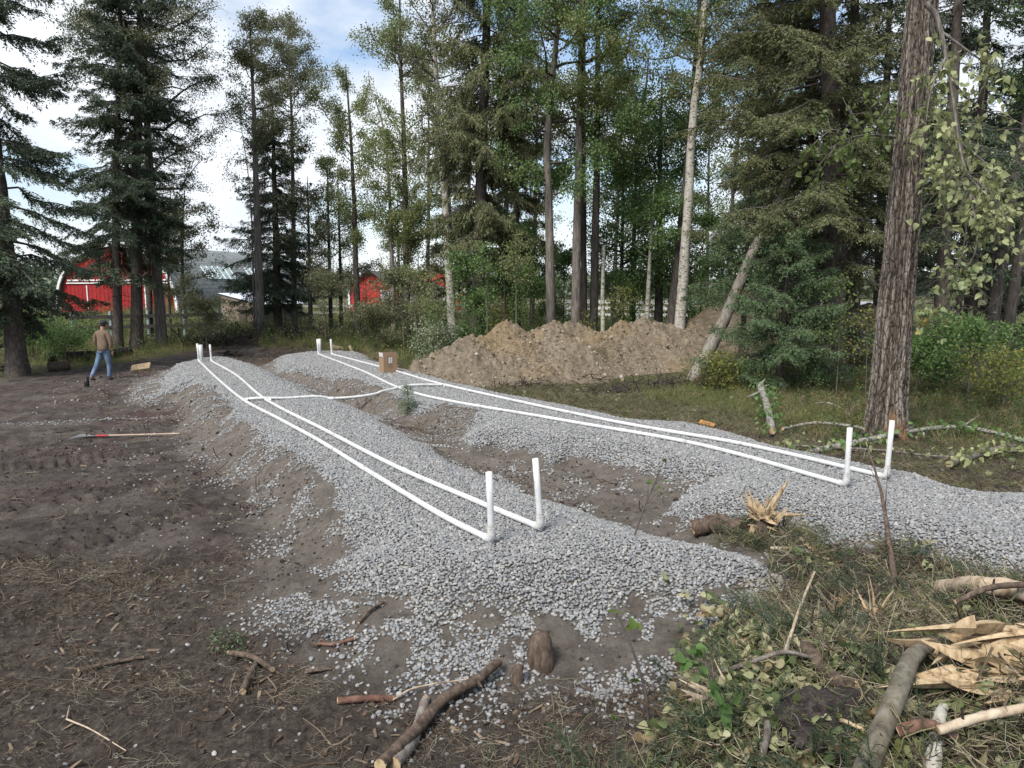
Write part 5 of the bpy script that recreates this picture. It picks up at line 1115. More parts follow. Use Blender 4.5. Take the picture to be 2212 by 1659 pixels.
# ---------------------------------------------------------------- single things in the clearing
def stick(name, pts, r0, r1, mat, label, cat, seed=0, cut=None, n=24, sides=10, rough=.12, twigs=(), leaf=None, lift=0.):
    """a branch or log lying along picture points; each point (u, v, height above ground)"""
    P = spline([on(p[0], p[1]) if False else (lambda w: w+[0, 0, p[2]])(on(p[0], p[1])) if len(p) == 3 else at(p[0], p[1], Y=p[2])+[0, 0, 0*p[3]] for p in pts], n)
    b = P[0].copy(); root = empty(name, b, label, cat)
    parts = tube(P-b, np.linspace(r0, r1, n), sides, False, rough, seed)
    q = np.random.default_rng(seed)
    for k in range(len(twigs)):
        t0, dv, l = twigs[k]; p0 = (P-b)[int(t0*(n-1))]; Q = spline([p0, p0+np.array(dv)*l*.5+q.normal(size=3)*.03*l, p0+np.array(dv)*l], 8); parts += tube(Q, np.linspace(r1*.8+.002, .002, 8), 6, True, .1, seed+k)
    mk('bark', parts, mat, root)
    for e_, rr, dd in ((P[0]-b, r0, P[0]-P[1]), (P[-1]-b, r1, P[-1]-P[-2])):
        d = dd/np.linalg.norm(dd); mk('cut_end', tube([e_-d*.01, e_+d*.004], rr*.93, sides), cut or M_cut, root, False)
    if leaf:
        nl, sz, mt = leaf; k = q.integers(0, n, nl); p = (P-b)[k]+q.normal(size=(nl, 3))*[.12, .12, .05]+[0, 0, .06]; leaf_mesh('leaves', p, sz, q, mt, root)
    return root
M_cut = simple('fresh_wood', [(.16,.095,.05), (.36,.26,.15), (.50,.395,.26)], 26, .85, (1, 1, .3), .9, .006, [.3,.46,.7])
M_pale = simple('peeled_wood', [(.13,.085,.055), (.34,.26,.18), (.46,.385,.29)], 14, .8, (1, 1, .5), .9, .01, [.3,.45,.65])
M_brn = barkmat('brown_bark', [(.035,.025,.02), (.09,.065,.05), (.17,.13,.10)], .4, 22, .8, .012)
M_grn = barkmat('green_bark', [(.07,.06,.045), (.13,.115,.088), (.20,.185,.15)], .7, 12, .4, .006, None, ((.05,.04,.03), (1, 1, 1), 14, [.62, .7]))
M_redb2 = simple('red_bark', [(.05,.027,.02), (.11,.055,.04), (.18,.11,.08)], 14, .9)
M_black = simple('charred', [(.008,.007,.007), (.022,.02,.018)], 8)

stick('leaning_snag', [(1494, 826, 0), (1560, 700, 20.9, 0), (1620, 560, 20.7, 0), (1665, 470, 20.6, 0), (1722, 345, 20.5, 0)], .19, .12, M_bark_dead, 'leaning dead trunk with its bark peeled off resting against the spruce', 'dead trunk', 3, sides=14, twigs=((.02, (-.2, -.3, -.2), .4), (.1, (.5, -.3, .3), .4)))
stick('log', [(104, 783, .2), (190, 780, .2), (285, 768, .2)], .20, .17, M_black, 'long soot-black log lying behind the walking man', 'log', 5)
stick('log', [(106, 803, .16), (150, 799, .16)], .17, .15, M_brn, 'short dark log with its hollow end facing the camera at the far left', 'log', 6, M_dark)
r = empty('cut_slab', on(305, 802), 'pale sawn wood slab standing tilted near the walking man', 'wood slab'); mk('slab', [box((0, 0, .14), (.60, .30, .07), (R(35), R(-8), R(10)))], M_cut, r, False)
for u, v, s_, ry, lab in ((728, 755, .45, 8, 'pale split board lying at the far end of the right bed'), (760, 762, .3, 65, 'pale split board standing on edge at the far end of the right bed')):
    r = empty('split_board', on(u, v), lab, 'board'); mk('board', [box((0, 0, .10), (s_*1.5, .05, .12), (R(10), R(ry), R(-18)))], M_pale, r, False)
stick('log', [(815, 778, .08), (850, 782, .1), (890, 777, .1)], .11, .09, M_brn, 'grey brown log lying beyond the cardboard box', 'log', 8)
stick('birch_piece', [(1333, 797, .10), (1344, 823, .05)], .055, .06, M_bark_wh, 'short piece of white birch lying on the clippings below the heap', 'birch piece', 9)
stick('birch_log', [(1640, 870, .42), (1655, 905, .3), (1668, 945, .12)], .085, .07, M_bark_gb, 'mossy birch log with green leaves propped left of the tall ridged trunk', 'birch log', 10, twigs=((0, (.3, .1, .35), .5), (.2, (-.6, -.4, -.1), .8), (.1, (.5, 0, .25), .4)), leaf=(170, .09, M_leaf_gn))
stick('birch_bough', [(1690, 938, .1), (1760, 935, .2), (1830, 948, .25), (1865, 952, .22)], .035, .03, M_bark_gb, 'arched birch bough left of the riser beside the ridged trunk', 'bough', 11)
stick('birch_bough', [(1745, 985, .06), (1850, 975, .16), (1960, 958, .22), (2080, 953, .26), (2230, 990, .25)], .055, .035, M_bark_gb, 'long birch bough lying in front of the tall ridged trunk', 'bough', 12, twigs=((.3, (0, -.3, -.6), .45), (.5, (.3, -.5, .5), .35), (.6, (-.1, -.5, -.5), .4), (.75, (.5, -.2, .5), .5)), leaf=(170, .10, M_leaf_gn))
stick('grey_bough', [(1690, 965, .04), (1760, 975, .08), (1900, 985, .1), (2060, 1000, .1), (2230, 985, .12)], .022, .014, M_bark_pop, 'thin bough lying below the long birch bough', 'bough', 13, leaf=(90, .10, M_leaf_pale))
stick('grey_bough', [(2050, 1010, .05), (2130, 990, .1), (2240, 970, .15)], .06, .05, M_bark_pop, 'grey bough with wilted leaves at the right edge beyond the right bed', 'bough', 14, leaf=(160, .10, M_leaf_pale))
stick('birch_twig', [(1760, 880, .1), (1790, 882, .12), (1815, 890, .1)], .014, .01, M_bark_wh, 'short white twig in the grass left of the tall ridged trunk', 'twig', 15)
r = empty('wood_chip', on(1527, 921), 'fresh orange wood chip at the edge of the right bed', 'wood chip'); mk('chip', [box((0, 0, .05), (.3, .14, .04), (R(20), R(12), R(-25)))], simple('orange_wood', [(.30,.14,.04), (.50,.26,.09)], 12), r, False)

# lower left and centre
stick('thick_stick', [(822, 1672, .05), (905, 1590, .06), (960, 1530, .07), (1030, 1490, .07), (1078, 1455, .09)], .042, .03, M_brn, 'thick brown stick lying at the bottom centre with its bark partly rubbed off', 'stick', 20, twigs=((.75, (.4, -.5, -.1), .12),))
stick('flat_bark', [(850, 1660, .02), (895, 1600, .03), (920, 1520, .03)], .05, .03, M_bark_dead, 'dull grey strip of bark left of the thick brown stick', 'bark strip', 21)
stick('root_stick', [(495, 1418, .03), (545, 1432, .05), (590, 1455, .03)], .022, .02, M_brn, 'curved brown root in the lower left litter', 'root', 22, twigs=((.2, (-.5, .1, .05), .2), (.9, (.6, -.4, -.05), .3)))
stick('root_stick', [(170, 1452, .015), (240, 1440, .03), (310, 1425, .02)], .017, .012, M_brn, 'long slightly bent root at the far lower left', 'root', 23, twigs=((.1, (-.8, .1, -.03), .3),))
stick('reddish_root', [(690, 1395, .02), (720, 1400, .03), (765, 1385, .02)], .012, .014, M_redb2, 'reddish forked root right of the green sprig', 'root', 24, twigs=((.3, (-.4, .5, .08), .15), (.1, (-.6, -.2, .05), .15)))
stick('brown_stick', [(775, 1350, .015), (800, 1325, .03), (830, 1305, .02)], .012, .012, M_brn, 'short brown stick at the edge of the spilled stones', 'stick', 25)
stick('wood_splinter', [(850, 1520, .03), (900, 1500, .05), (1010, 1485, .06)], .006, .004, M_pale, 'thin pale splinter lying beside the thick brown stick', 'splinter', 26)
stick('dark_wood', [(730, 1520, .02), (790, 1518, .03), (850, 1515, .02)], .025, .02, M_redb2, 'dark reddish wood lying under the thin pale splinter', 'wood', 27)
r = empty('bark_piece', on(695, 1455), 'curled brown bark piece in the lower centre litter', 'bark piece'); mk('bark', [(ribbon((-.12, 0, .02), (1, .25, .1), .26, .07, .3, np.random.default_rng(1), 8, 1.7))], M_brn, r)
stick('upright_slab', [(525, 1500, .02), (540, 1470, .04), (560, 1430, .02)], .025, .02, M_brn, 'rough brown stick pointing away in the lower left litter', 'stick', 28)
stick('thin_stem', [(145, 1560, .02), (200, 1590, .04), (272, 1628, .02)], .006, .003, M_straw if False else M_pale, 'long thin pale stem at the bottom left', 'stem', 29, twigs=((0, (-.3, .6, 0), .25),))
# wooden stub in the spilled stones
b = on(1170, 1440); r = empty('wood_stub', b, 'dark bark covered stub sticking out of the spilled stones', 'wood stub')
mk('stub', tube([(0, 0, -.1), (-.01, .02, .08), (.0, .05, .20), (.01, .06, .235)], [.075, .085, .07, .04], 14, True, .16, 4), M_brn, r)
b = on(1118, 1478); r = empty('wood_stub', b, 'dark splintered stub at the end of the thick brown stick', 'wood stub'); mk('stub', tube([(0, 0, -.05), (0, .01, .09), (.02, .03, .13)], [.045, .04, .02], 10, True, .3, 8), M_brn, r)

# slash heap
stick('green_branch', [(1850, 1760, .14), (1925, 1600, .2), (1960, 1520, .24), (2005, 1462, .2)], .050, .040, M_grn, 'thick smooth green barked branch lying on the slash heap', 'branch', 40, M_cut, sides=16, rough=.05)
stick('birch_branch', [(2005, 1740, .1), (2022, 1620, .14), (2035, 1570, .1)], .035, .022, M_bark_wh, 'short white birch branch right of the thick green branch', 'branch', 41)
stick('pale_stick', [(1692, 1468, .16), (1725, 1395, .28), (1754, 1332, .36)], .011, .008, M_pale, 'bone pale stick standing up out of the slash heap', 'stick', 42, twigs=((.05, (.15, -.3, -.2), .12),))
stick('grey_branch', [(1545, 1490, .10), (1620, 1486, .16), (1690, 1472, .18), (1760, 1465, .12)], .016, .01, M_bark_pop, 'thin grey branch lying across the wilted leaves', 'branch', 43, twigs=((.3, (-.3, -.4, .1), .2), (.7, (.2, .3, .3), .2)))
stick('grey_branch', [(1640, 1700, .12), (1655, 1640, .16), (1645, 1600, .14)], .016, .02, M_bark_pop, 'short grey branch at the bottom edge below the wilted leaves', 'branch', 44)
stick('bare_bush_stem', [(1935, 1285, .05), (1915, 1240, .3), (1895, 1185, .55), (1862, 1130, .78)], .028, .006, M_brn, 'forked bare reddish brown stem standing on the slash heap', 'dead stem', 45, twigs=((.55, (.05, .1, .95), .42), (.3, (-.3, 0, .5), .2), (.2, (.4, .1, .3), .2), (.75, (-.35, 0, .5), .22)))
stick('rotten_log', [(1690, 1375, .04), (1740, 1430, .08), (1800, 1490, .07), (1855, 1520, .1)], .05, .04, M_brn, 'rotten brown log half buried in the slash heap', 'log', 46, rough=.25)
stick('split_log', [(2030, 1330, .2), (2120, 1345, .24), (2240, 1360, .22)], .055, .06, M_pale, 'split pale log with reddish bark at the right edge of the slash heap', 'log', 47, sides=14, rough=.12)
stick('dark_branch', [(2055, 1392, .26), (2130, 1375, .3), (2240, 1365, .3)], .015, .018, M_brn, 'dark branch lying over the split pale log', 'branch', 48)
stick('pale_board', [(2020, 1668, .2), (2120, 1655, .24), (2250, 1640, .26)], .020, .021, M_pale, 'pale peeled pole at the bottom right corner', 'pole', 49)
stick('red_branch', [(1935, 1640, .14), (2000, 1640, .17), (2060, 1655, .14)], .03, .02, M_redb2, 'red brown branch across the thick green branch at the bottom', 'branch', 50)
stick('pale_splinter', [(1798, 1600, .12), (1830, 1620, .14), (1868, 1640, .14)], .012, .008, M_cut, 'pale splinter lying left of the thick green branch', 'splinter', 51)
# the big torn log end
def torn(name, b, label, cat, n, L, w, dirv, seed, core=None, mats=None, spread=.6, th=.35, org=(0,0,0)):
    q = np.random.default_rng(seed); root = empty(name, b, label, cat); parts = []
    for k in range(n):
        d = unit(np.array(dirv)+q.normal(size=3)*spread*.5); l = L*q.uniform(.35, 1.1); o_ = q.normal(size=3)*[w, w*.7, w*.5]+org; ww = w*q.uniform(.15, .55)
        s = np.linspace(0, 1, 7); P = o_+d*(l*s)[:, None]+q.normal(size=3)*.12*l*(s**2)[:, None]; u_ = unit(np.cross(d, q.normal(size=3))); v_ = np.cross(d, u_)
        wd = ww*(1-s**1.6)+.002; hh = wd*th
        V = np.stack([P+u_*wd[:, None], P+v_*hh[:, None], P-u_*wd[:, None], P-v_*hh[:, None]], 1).reshape(-1, 3)
        F = np.array([[4*i+j, 4*i+(j+1) % 4, 4*i+4+(j+1) % 4, 4*i+4+j] for i in range(6) for j in range(4)]); parts.append((V, F))
    mk('splinters', parts, mats or M_cut, root, False)
    if core: mk('bark', core, M_brn, root)
    return root
torn('torn_log', on(2235, 1478, .12), 'big torn log end with broad pale splinters at the right edge', 'torn log', 90, .36, .17, (-1, .05, -.03), 4, tube([(.05, 0, -.05), (.4, 0, 0), (1.2, .05, .05)], [.17, .2, .2], 16, True, .1, 2), M_cut, .2, .45)
torn('torn_root', on(1880, 1370, .1), 'small golden splintered stub standing in the slash heap', 'splintered stub', 16, .26, .03, (.25, -.1, 1), 5, None, M_cut, .8)
torn('torn_bark', on(1830, 1345, .1), 'shredded orange bark patch on the slash heap', 'bark shreds', 40, .16, .05, (-.3, 0, .6), 6, None, simple('orange_fibre', [(.20,.10,.04), (.38,.21,.09)], 12), 1.2)
torn('torn_stump', on(1560, 1520, .03), 'splintered reddish root end left of the wilted leaves', 'splintered root', 22, .25, .05, (-.7, -.1, .15), 7, None, M_pale, .7)
b = on(1640, 1165); core = tube([(0, 0, -.15), (.0, 0, .12), (.02, 0, .25)], [.15, .13, .11], 14, True, .2, 3)
torn('splintered_stump', b, 'splintered stump with long pale spikes between the two beds', 'stump', 90, .24, .07, (.1, -.1, .8), 9, core, M_cut, 1.5, .35, (0, 0, .2))
q = np.random.default_rng(3); parts = []
for P0, P1, w0 in (((.02, 0, .2), (.30, .05, .62), .04), ((.03, 0, .25), (.46, -.05, .27), .03), ((0, 0, .2), (-.12, .05, .52), .012), ((0, -.05, .15), (.2, -.15, .02), .03), ((-.05, -.05, .2), (-.16, -.12, -.05), .045), ((0, -.06, .22), (.02, -.16, -.04), .04)):
    P0, P1 = np.array(P0), np.array(P1); s = np.linspace(0, 1, 6)[:, None]; P = P0+(P1-P0)*s; d = unit(P1-P0); u_ = unit(np.cross(d, [0, 1, .2])); v_ = np.cross(d, u_); wd = w0*(1-s**2.5)+.002
    V = np.stack([P+u_*wd, P+v_*wd*.35, P-u_*wd, P-v_*wd*.35], 1).reshape(-1, 3); parts.append((V, np.array([[4*i+j, 4*i+(j+1) % 4, 4*i+4+(j+1) % 4, 4*i+4+j] for i in range(5) for j in range(4)])))
st_ = [o for o in bpy.data.objects if o.name.startswith('splintered_stump')][0]; mk('long_spikes', parts, M_cut, st_, False)
stick('bark_log', [(1495, 1155, .06), (1545, 1150, .1), (1600, 1160, .08)], .09, .1, M_brn, 'short log with shredded bark just left of the splintered stump', 'log', 52, rough=.25)
stick('peeled_strip', [(1665, 1195, .05), (1720, 1205, .08), (1790, 1225, .07)], .018, .01, M_pale, 'pale strip of wood lying in front of the splintered stump', 'wood strip', 53)
r = empty('rootball', on(1795, 1580, -.02), 'dark rounded lump of soil and roots in the middle of the slash heap', 'soil lump')
SV, SF = ico(6); f = 1+np.array([.30*mnoise.noise(Vector(v*4))+.16*mnoise.noise(Vector(v*11))+.09*mnoise.noise(Vector(v*27)) for v in SV]); mk('soil', [(SV*f[:, None]*[.62, .5, .38]+[0, 0, .02], SF)], simple('dark_soil', [(.016,.013,.012), (.045,.036,.033), (.11,.09,.08)], 16, .95, bmp=1, dist=.05, detail=10), r)

# heap of roots and brush at the far end of the beds
M_brush = simple('brush_wood', [(.025,.02,.017), (.065,.052,.043)], 4)
def brush(u, v, seed, label, n, w, h, rr=1.):
    q = np.random.default_rng(seed); b = on(u, v); r = empty('brush_heap', b, label, 'brush heap'); c = q.normal(size=(n, 3))*[w, w*.5, .05]+[0, 0, .1]
    d = unit(q.normal(size=(n, 3))*[1, .8, .5]); l = q.uniform(.4, 1.3, n)*h; s = np.linspace(-.4, .6, 7); C = c[:, None]+d[:, None]*(l[:, None]*s)[..., None]; C[:, 1:] += np.cumsum(q.normal(size=(n, 6, 3)), 1)*.03; C[..., 2] = np.abs(C[..., 2])
    mk('roots', [prisms(C, rr*q.uniform(.008, .035, (n, 1))*(1.1-.6*np.linspace(0, 1, 7))[None], 5)], M_brush, r); return r
brush(455, 745, 1, 'dark root and brush heap at the far end of the left bed', 110, 1.0, 1.7)
brush(560, 735, 2, 'dark brush heap with an upturned root below the plank shed', 130, 1.1, 1.9)
brush(640, 730, 3, 'dark brush heap beyond the far end of the trench', 110, 1.1, 1.6)
brush(500, 768, 4, 'small dark root clump behind the far end of the left bed', 24, .3, .6)
brush(1370, 850, 5, 'brown heap of roots below the right end of the dirt heap', 120, .9, .8, .5)
brush(1450, 835, 6, 'brown root clump left of the leaning dead trunk', 120, .8, .8, .5)
brush(15, 800, 7, 'dark root clump at the foot of the far left spruce', 30, .4, .5)
brush(640, 1395, 8, 'small tangle of dead twigs in the lower left litter', 22, .10, .14, .12)
brush(1920, 1330, 9, 'tangle of fine dead twigs around the bare forked stem', 110, .25, .4, .12)
brush(2030, 1440, 10, 'tangle of dead twigs under the thick green branch top', 70, .2, .3, .12)

brush(1240, 822, 11, 'dark clump of roots and sods at the front foot of the dirt heap', 70, .6, .5, .5)
brush(1130, 838, 12, 'small dark sod clump at the left front foot of the dirt heap', 50, .4, .4, .5)
# little firs and seedlings
def fir(u, v, H, W, seed, label, mat=M_needle_gr):
    b = on(u, v); P = spline([np.zeros(3), np.array([.02, 0, H*.5]), np.array([-.02, 0, H])], 12); return spruce(b, P, .012, .05, W, seed, label, mat=mat, nb=60/max(H, .5), dens=1.1, droop=.1, tuft=.04, dead=0, prof=.7, name='fir_seedling')
fir(880, 893, .62, .2, 301, 'thin fir seedling growing in the trench below the cross pipe')
fir(1187, 800, .62, .22, 302, 'small bushy fir seedling in front of the dirt heap', M_needle)
fir(490, 1400, .16, .10, 303, 'tiny green fir sprig in the lower left litter')
def seedling(pts, r0, label, seed, nl, ls, mat, tw=()):
    P = spline([on(pts[0][0], pts[0][1])]+[at(u, v, Y=on(pts[0][0], pts[0][1])[1]+dy) for u, v, dy in pts[1:]], 20); b = P[0].copy(); root = empty('seedling', b, label, 'seedling'); q = np.random.default_rng(seed)
    parts = tube(P-b, np.linspace(r0, r0*.35, 20), 7, True, .1, seed); ends = [P[-1]-b]
    for t0, (u, v, dy) in tw:
        p0 = (P-b)[int(t0*19)]; e = at(u, v, Y=b[1]+dy)-b; parts += tube(spline([p0, (p0+e)/2+[0, 0, .01], e], 8), np.linspace(r0*.5, r0*.25, 8), 6, True, .1, seed); ends.append(e)
    mk('stem', parts, M_twig, root); ends = np.array(ends); p = ends[q.integers(0, len(ends), nl)]+q.normal(size=(nl, 3))*.02
    d = q.normal(size=(nl, 3))*[1, 1, .5]+[0, -.2, 0]; leaf_mesh('leaves', p, ls, q, mat, root, d); return root
M_fresh = leafmat('seedling_leaves', [(.05,.09,.02), (.10,.16,.03), (.16,.22,.05)], .45, .45, .4)
seedling([(1402, 1590), (1395, 1500, 0), (1365, 1400, .02), (1332, 1325, .04)], .011, 'tall thin seedling with two leaves in front of the spilled stones', 310, 7, .06, M_fresh, ((.35, (1355, 1470, -.03)), (.85, (1370, 1345, 0))))
seedling([(1330, 1655), (1330, 1600, 0), (1325, 1560, 0)], .008, 'short thin twig seedling at the bottom centre', 311, 2, .05, M_fresh, ((.3, (1290, 1530, 0)),))
seedling([(1368, 1165), (1390, 1100, 0), (1412, 1050, 0), (1432, 1000, 0)], .010, 'thin seedling with small green leaves standing in the trench', 312, 9, .06, M_fresh, ((.5, (1400, 1040, 0)), (.7, (1430, 1035, .1)), (.4, (1425, 1060, .0))))
seedling([(1570, 1600), (1560, 1520, 0), (1530, 1440, 0), (1520, 1400, 0)], .009, 'dark leaved seedling left of the wilted leaves', 313, 26, .075, M_leaf_gn, ((.5, (1510, 1450, 0)), (.7, (1480, 1420, 0)), (.4, (1550, 1500, -.1)), (.2, (1575, 1540, -.1))))
seedling([(1130, 800), (1128, 770, 0)], .006, 'short bare seedling on the dirt heap foot', 314, 2, .04, M_fresh)

# ---------------------------------------------------------------- rake, marker pipe, cardboard box
pa, pb = on(268, 943, .03), on(388, 940, .03); hd = on(202, 945, .03)
rk = empty('leaf_rake', hd, 'leaf rake with a wooden handle and red socket lying on the scraped earth', 'rake'); d = unit(pb-hd)
mk('handle', tube([(pa-hd)*.2, pb-hd], .016, 10), simple('handle_wood', [(.34,.25,.19), (.47,.37,.29)], 10), rk)
mk('socket', tube([d*.05, d*.24], .019, 10), simple('red_socket', [(.35,.03,.03), (.42,.05,.05)], 5, .5), rk)
tines = []
for k in np.linspace(-1, 1, 15):
    s_ = np.cross(d, [0, 0, 1]); e = -d*.32+s_*k*.24; tines += tube(spline([d*.05, e*.5+[0, 0, .01], e, e-[0, 0, .03]-d*.01], 9), .0028, 5)
mk('tines', tines+tube([-d*.13-np.cross(d, [0, 0, 1])*.1, -d*.13+np.cross(d, [0, 0, 1])*.1], .003, 5), simple('steel_tine', [(.12,.12,.12), (.2,.2,.2)], 5, .4), rk)
b = on(188, 836); r = empty('marker_pipe', b, 'short black plastic pipe standing upright left of the walking man', 'pipe'); mk('tube_body', hollow((0, 0, -.05), (0, 0, .24), .065, .008), simple('black_plastic', [(.008,.008,.008), (.014,.014,.014)], 4, .5), r)
mk('cap', tube([(0, 0, .20), (0, 0, .27), (0, 0, .285)], [.058, .058, .045], 18), simple('black_cap', [(.015,.015,.015), (.022,.022,.022)], 4, .5), r)

bx = on(839, 806); bx[2] = gz(bx[0], bx[1])+.03
box_ = empty('cardboard_box', bx, 'open cardboard box with white shipping labels standing on the right bed', 'box'); box_.rotation_euler = (0, 0, R(36)); M_card = simple('cardboard', [(.25,.165,.10), (.31,.21,.135)], 3, .85)
w, dd_, h = .40, .28, .42; t_ = .006
mk('side_panel', [box((0, -dd_/2, h/2), (w, t_, h))], M_card, box_, False); mk('side_panel', [box((0, dd_/2, h/2), (w, t_, h))], M_card, box_, False)
for sx in (-1, 1): mk('end_panel', [box((sx*(w/2-t_/2), 0, h/2), (t_, dd_-2*t_-.002, h-.001))], M_card, box_, False)
mk('bottom_panel', [box((0, 0, .006), (w-2*t_-.002, dd_-2*t_, t_))], M_card, box_, False)
mk('flap', [box((0, -dd_/2+.004, h+.064), (w*.98, t_, .125), (R(-3), 0, 0))], M_card, box_, False)
mk('flap', [box((0, dd_/2+.01, h+.055), (w*.98, t_, .12), (R(-8), 0, 0))], M_card, box_, False)
fl = mk('flap', [box((-w/2-.006, 0, h+.066), (t_, dd_*.96, .13), (0, R(-6), 0))], M_card, box_, False)
M_lab = simple('label_paper', [(.62,.62,.62), (.70,.70,.70)], 5)
mk('shipping_label', [box((-w/2-.0115, 0, h+.066), (.002, dd_*.75, .10), (0, R(-6), 0))], M_lab, fl, False)
mk('label_marks', [box((-w/2-.014, -.02, h+.066), (.002, .02, .08), (0, R(-6), 0)), box((-w/2-.014, .05, h+.066), (.002, .05, .012), (0, R(-6), 0))], M_ink, fl, False)
lb = mk('paper_label', [box((.0, -dd_/2-.0045, h*.78), (.10, .002, .15))], M_lab, box_, False)
mk('label_marks', [box((.0, -dd_/2-.007, h*.86), (.035, .002, .032)), box((-.012, -dd_/2-.007, h*.70), (.009, .002, .075)), box((.012, -dd_/2-.007, h*.70), (.009, .002, .075))], M_ink, lb, False)
M_print2 = simple('box_print', [(.12,.07,.04), (.15,.09,.055)], 5)
for k, (x_, z_c, ww) in enumerate([(-.02, .52, .12), (-.05, .44, .03), (.04, .42, .05), (0, .36, .13), (.03, .28, .05)]): mk('print_line', [box((x_, -dd_/2-.0045, h*z_c), (ww, .002, .009))], M_print2, box_, False)

# ---------------------------------------------------------------- the walking man, seen from behind
M_skin = simple('skin', [(.28,.15,.10), (.36,.21,.15)], 6, .55); M_hair = simple('dark_hair', [(.012,.010,.009), (.025,.02,.018)], 20)
M_jack = simple('tan_jacket', [(.115,.078,.055), (.155,.108,.076), (.19,.135,.095)], 5, .9, (1, 1, 1), .5, .02); M_jean = simple('blue_denim', [(.055,.085,.135), (.095,.14,.21), (.17,.23,.32)], 6, .9, (1, 1, .5), .4, .015)
M_cap = simple('navy_cap', [(.012,.014,.028), (.02,.023,.04)], 6, .8); M_shoe = simple('work_boots', [(.02,.016,.013), (.05,.04,.032)], 6, .8)
pm = on(228, 822); man = empty('person', pm, 'person in tan jacket, blue jeans and dark cap walking away towards the barn', 'person'); man.rotation_euler = (0, 0, R(-12))
def skin(name, verts, edges, mat, parent, sub=2, root=0):
    me = bpy.data.meshes.new(name); me.from_pydata([v[:3] for v in verts], edges, []); o = bpy.data.objects.new(name, me); COL.objects.link(o)
    md = o.modifiers.new('skin', 'SKIN'); md.use_smooth_shade = True; md.branch_smoothing = .6
    if not me.skin_vertices: bpy.context.view_layer.objects.active = o
    for i, v in enumerate(verts):
        sv = me.skin_vertices[0].data[i]; r_ = v[3]; sv.radius = (r_, r_) if np.isscalar(r_) else r_; sv.use_root = i == root
    s = o.modifiers.new('sub', 'SUBSURF'); s.levels = sub; s.render_levels = sub
    dg = bpy.context.evaluated_depsgraph_get(); nm = bpy.data.meshes.new_from_object(o.evaluated_get(dg)); nm.name = name; nm.materials.clear(); nm.materials.append(mat)
    nm.polygons.foreach_set('use_smooth', np.ones(len(nm.polygons), bool)); bpy.data.objects.remove(o); o2 = bpy.data.objects.new(name, nm); COL.objects.link(o2); o2.parent = parent; return o2
# joints (x right, y away, z up); 1.80 m tall
Hp = (0, 0, .93); 
body = [(0, 0, .95, .08), (0, 0, 1.15, .085), (0, .01, 1.36, .10), (0, .02, 1.50, .06), (0, .035, 1.57, .055), (.01, .06, 1.66, .085), (.01, .065, 1.73, .075),
        (.19, .0, 1.43, .055), (.25, .01, 1.17, .045), (.235, .06, .95, .033), (.235, .075, .90, .030),
        (-.19, .0, 1.43, .055), (-.25, .02, 1.17, .045), (-.22, .12, .97, .033), (-.215, .14, .92, .030),
        (.08, .0, .86, .065), (.13, .06, .50, .06), (.13, .02, .12, .042), (.14, .12, .05, .035),
        (-.08, .0, .86, .065), (-.16, -.10, .50, .06), (-.22, -.30, .14, .042), (-.22, -.22, .05, .035)]
ed = [(0, 1), (1, 2), (2, 3), (3, 4), (4, 5), (5, 6), (2, 7), (7, 8), (8, 9), (9, 10), (2, 11), (11, 12), (12, 13), (13, 14), (0, 15), (15, 16), (16, 17), (17, 18), (0, 19), (19, 20), (20, 21), (21, 22)]
bd = skin('body', body, ed, M_skin, man)
def hand(c, sx, nm):
    c = np.array(c); V = [(*c, .026), (*(c+[0, .012, -.045]), .026), (*(c+[0, .018, -.075]), .022)]; E_ = [(0, 1), (1, 2)]
    for k, (dy, l) in enumerate(((-.022, .070), (-.007, .080), (.009, .076), (.024, .060))):
        b0 = c+[0, .018+dy, -.08]; i = len(V); V += [(*b0, .009), (*(b0+[-sx*.006, .004, -l*.45]), .0085), (*(b0+[-sx*.02, .006, -l*.85]), .0075)]; E_ += [(2, i), (i, i+1), (i+1, i+2)]
    i = len(V); V += [(*(c+[-sx*.006, .035, -.035]), .011), (*(c+[-sx*.012, .052, -.065]), .009)]; E_ += [(0, i), (i, i+1)]
    return skin(nm, V, E_, M_skin, bd, 1)
hand((.235, .078, .885), 1, 'hand'); hand((-.215, .145, .905), -1, 'hand')
skin('jacket', [(0, 0, .84, (.175, .13)), (0, 0, 1.10, (.195, .13)), (0, .0, 1.28, (.20, .135)), (0, .015, 1.42, (.17, .11)), (0, .025, 1.50, (.085, .08)), (0, .035, 1.54, (.072, .07)),
     (.17, .0, 1.435, .088), (.235, .0, 1.30, .078), (.265, .015, 1.15, .068), (.24, .055, .96, .052), (-.17, .0, 1.435, .088), (-.235, .0, 1.30, .078), (-.265, .02, 1.15, .068), (-.225, .11, .98, .052)],
     [(0, 1), (1, 2), (2, 3), (3, 4), (4, 5), (3, 6), (6, 7), (7, 8), (8, 9), (3, 10), (10, 11), (11, 12), (12, 13)], M_jack, man)
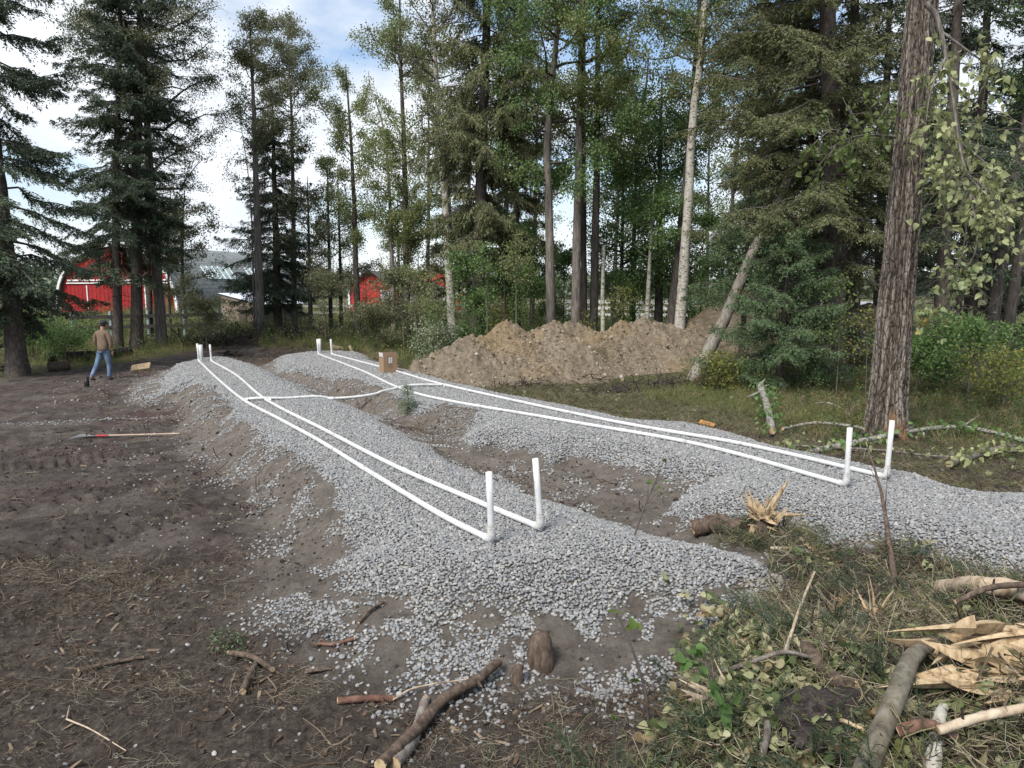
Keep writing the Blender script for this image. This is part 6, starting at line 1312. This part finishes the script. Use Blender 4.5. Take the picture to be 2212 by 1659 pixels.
skin('jeans', [(0, .0, .99, (.155, .12)), (.095, .0, .84, .105), (.12, .03, .66, .092), (.13, .055, .48, .078), (.132, .035, .28, .066), (.13, .015, .09, .066),
     (-.095, .0, .84, .105), (-.13, -.05, .66, .092), (-.165, -.10, .48, .080), (-.195, -.20, .29, .066), (-.22, -.29, .11, .066)],
     [(0, 1), (1, 2), (2, 3), (3, 4), (4, 5), (0, 6), (6, 7), (7, 8), (8, 9), (9, 10)], M_jean, man)
for nm_, a_, b_ in (('boot', (.13, -.02, .055), (.145, .18, .035)), ('boot', (-.22, -.34, .075), (-.225, -.15, .035))):
    a_, b_ = np.array(a_), np.array(b_); skin(nm_, [(*a_, .052), (*((a_+b_)/2), .05), (*b_, .042)], [(0, 1), (1, 2)], M_shoe, man, 2)
# head details: face turned a little to the right
hc = np.array([.01, .075, 1.675]); sph = IV*2
mk('hair', [(sph*[.083, .095, .085]+hc+[0, -.012, -.005], IF)], M_hair, bd); mk('nose', [(sph*[.014, .022, .02]+hc+[.035, .098, -.015], IF)], M_skin, bd)
mk('face', [(sph*[.072, .078, .098]+hc+[.012, .028, -.022], IF)], M_skin, bd)
for sx in (-1, 1): mk('ear', [(sph*[.012, .022, .032]+hc+[sx*.084, .01, -.012], IF)], M_skin, bd); mk('eye', [(sph*[.012, .008, .008]+hc+[.02+sx*.028, .100, .004], IF)], M_dark, bd)
mk('mouth', [(sph*[.022, .008, .006]+hc+[.022, .098, -.055], IF)], M_redb2, bd)
dome = sph*[.094, .108, .085]; dome[:, 2] = np.maximum(dome[:, 2], -.012); cp = mk('cap', [(dome+hc+[0, 0, .045], IF)], M_cap, man)
a_ = np.linspace(-1.0, 1.0, 15); rim = []; 
for rr_, zz__ in ((.095, 0), (.165, -.018)): rim += [(math.sin(k)*rr_*.85, math.cos(k)*rr_*(1.15 if rr_ > .1 else 1.08), zz__) for k in a_]
Vb = np.array(rim)@np.array(Matrix.Rotation(R(-35), 3, 'Z')).T+hc+[0, 0, .038]; Vb = np.concatenate([Vb, Vb-[0, 0, .006]]); Fb = [[i, i+1, 16+i, 15+i] for i in range(14)]+[[30+i, 45+i, 46+i, 31+i] for i in range(14)]+[[15+i, 16+i, 46+i, 45+i] for i in range(14)]
mk('cap_brim', [(Vb, np.array(Fb))], M_cap, cp)
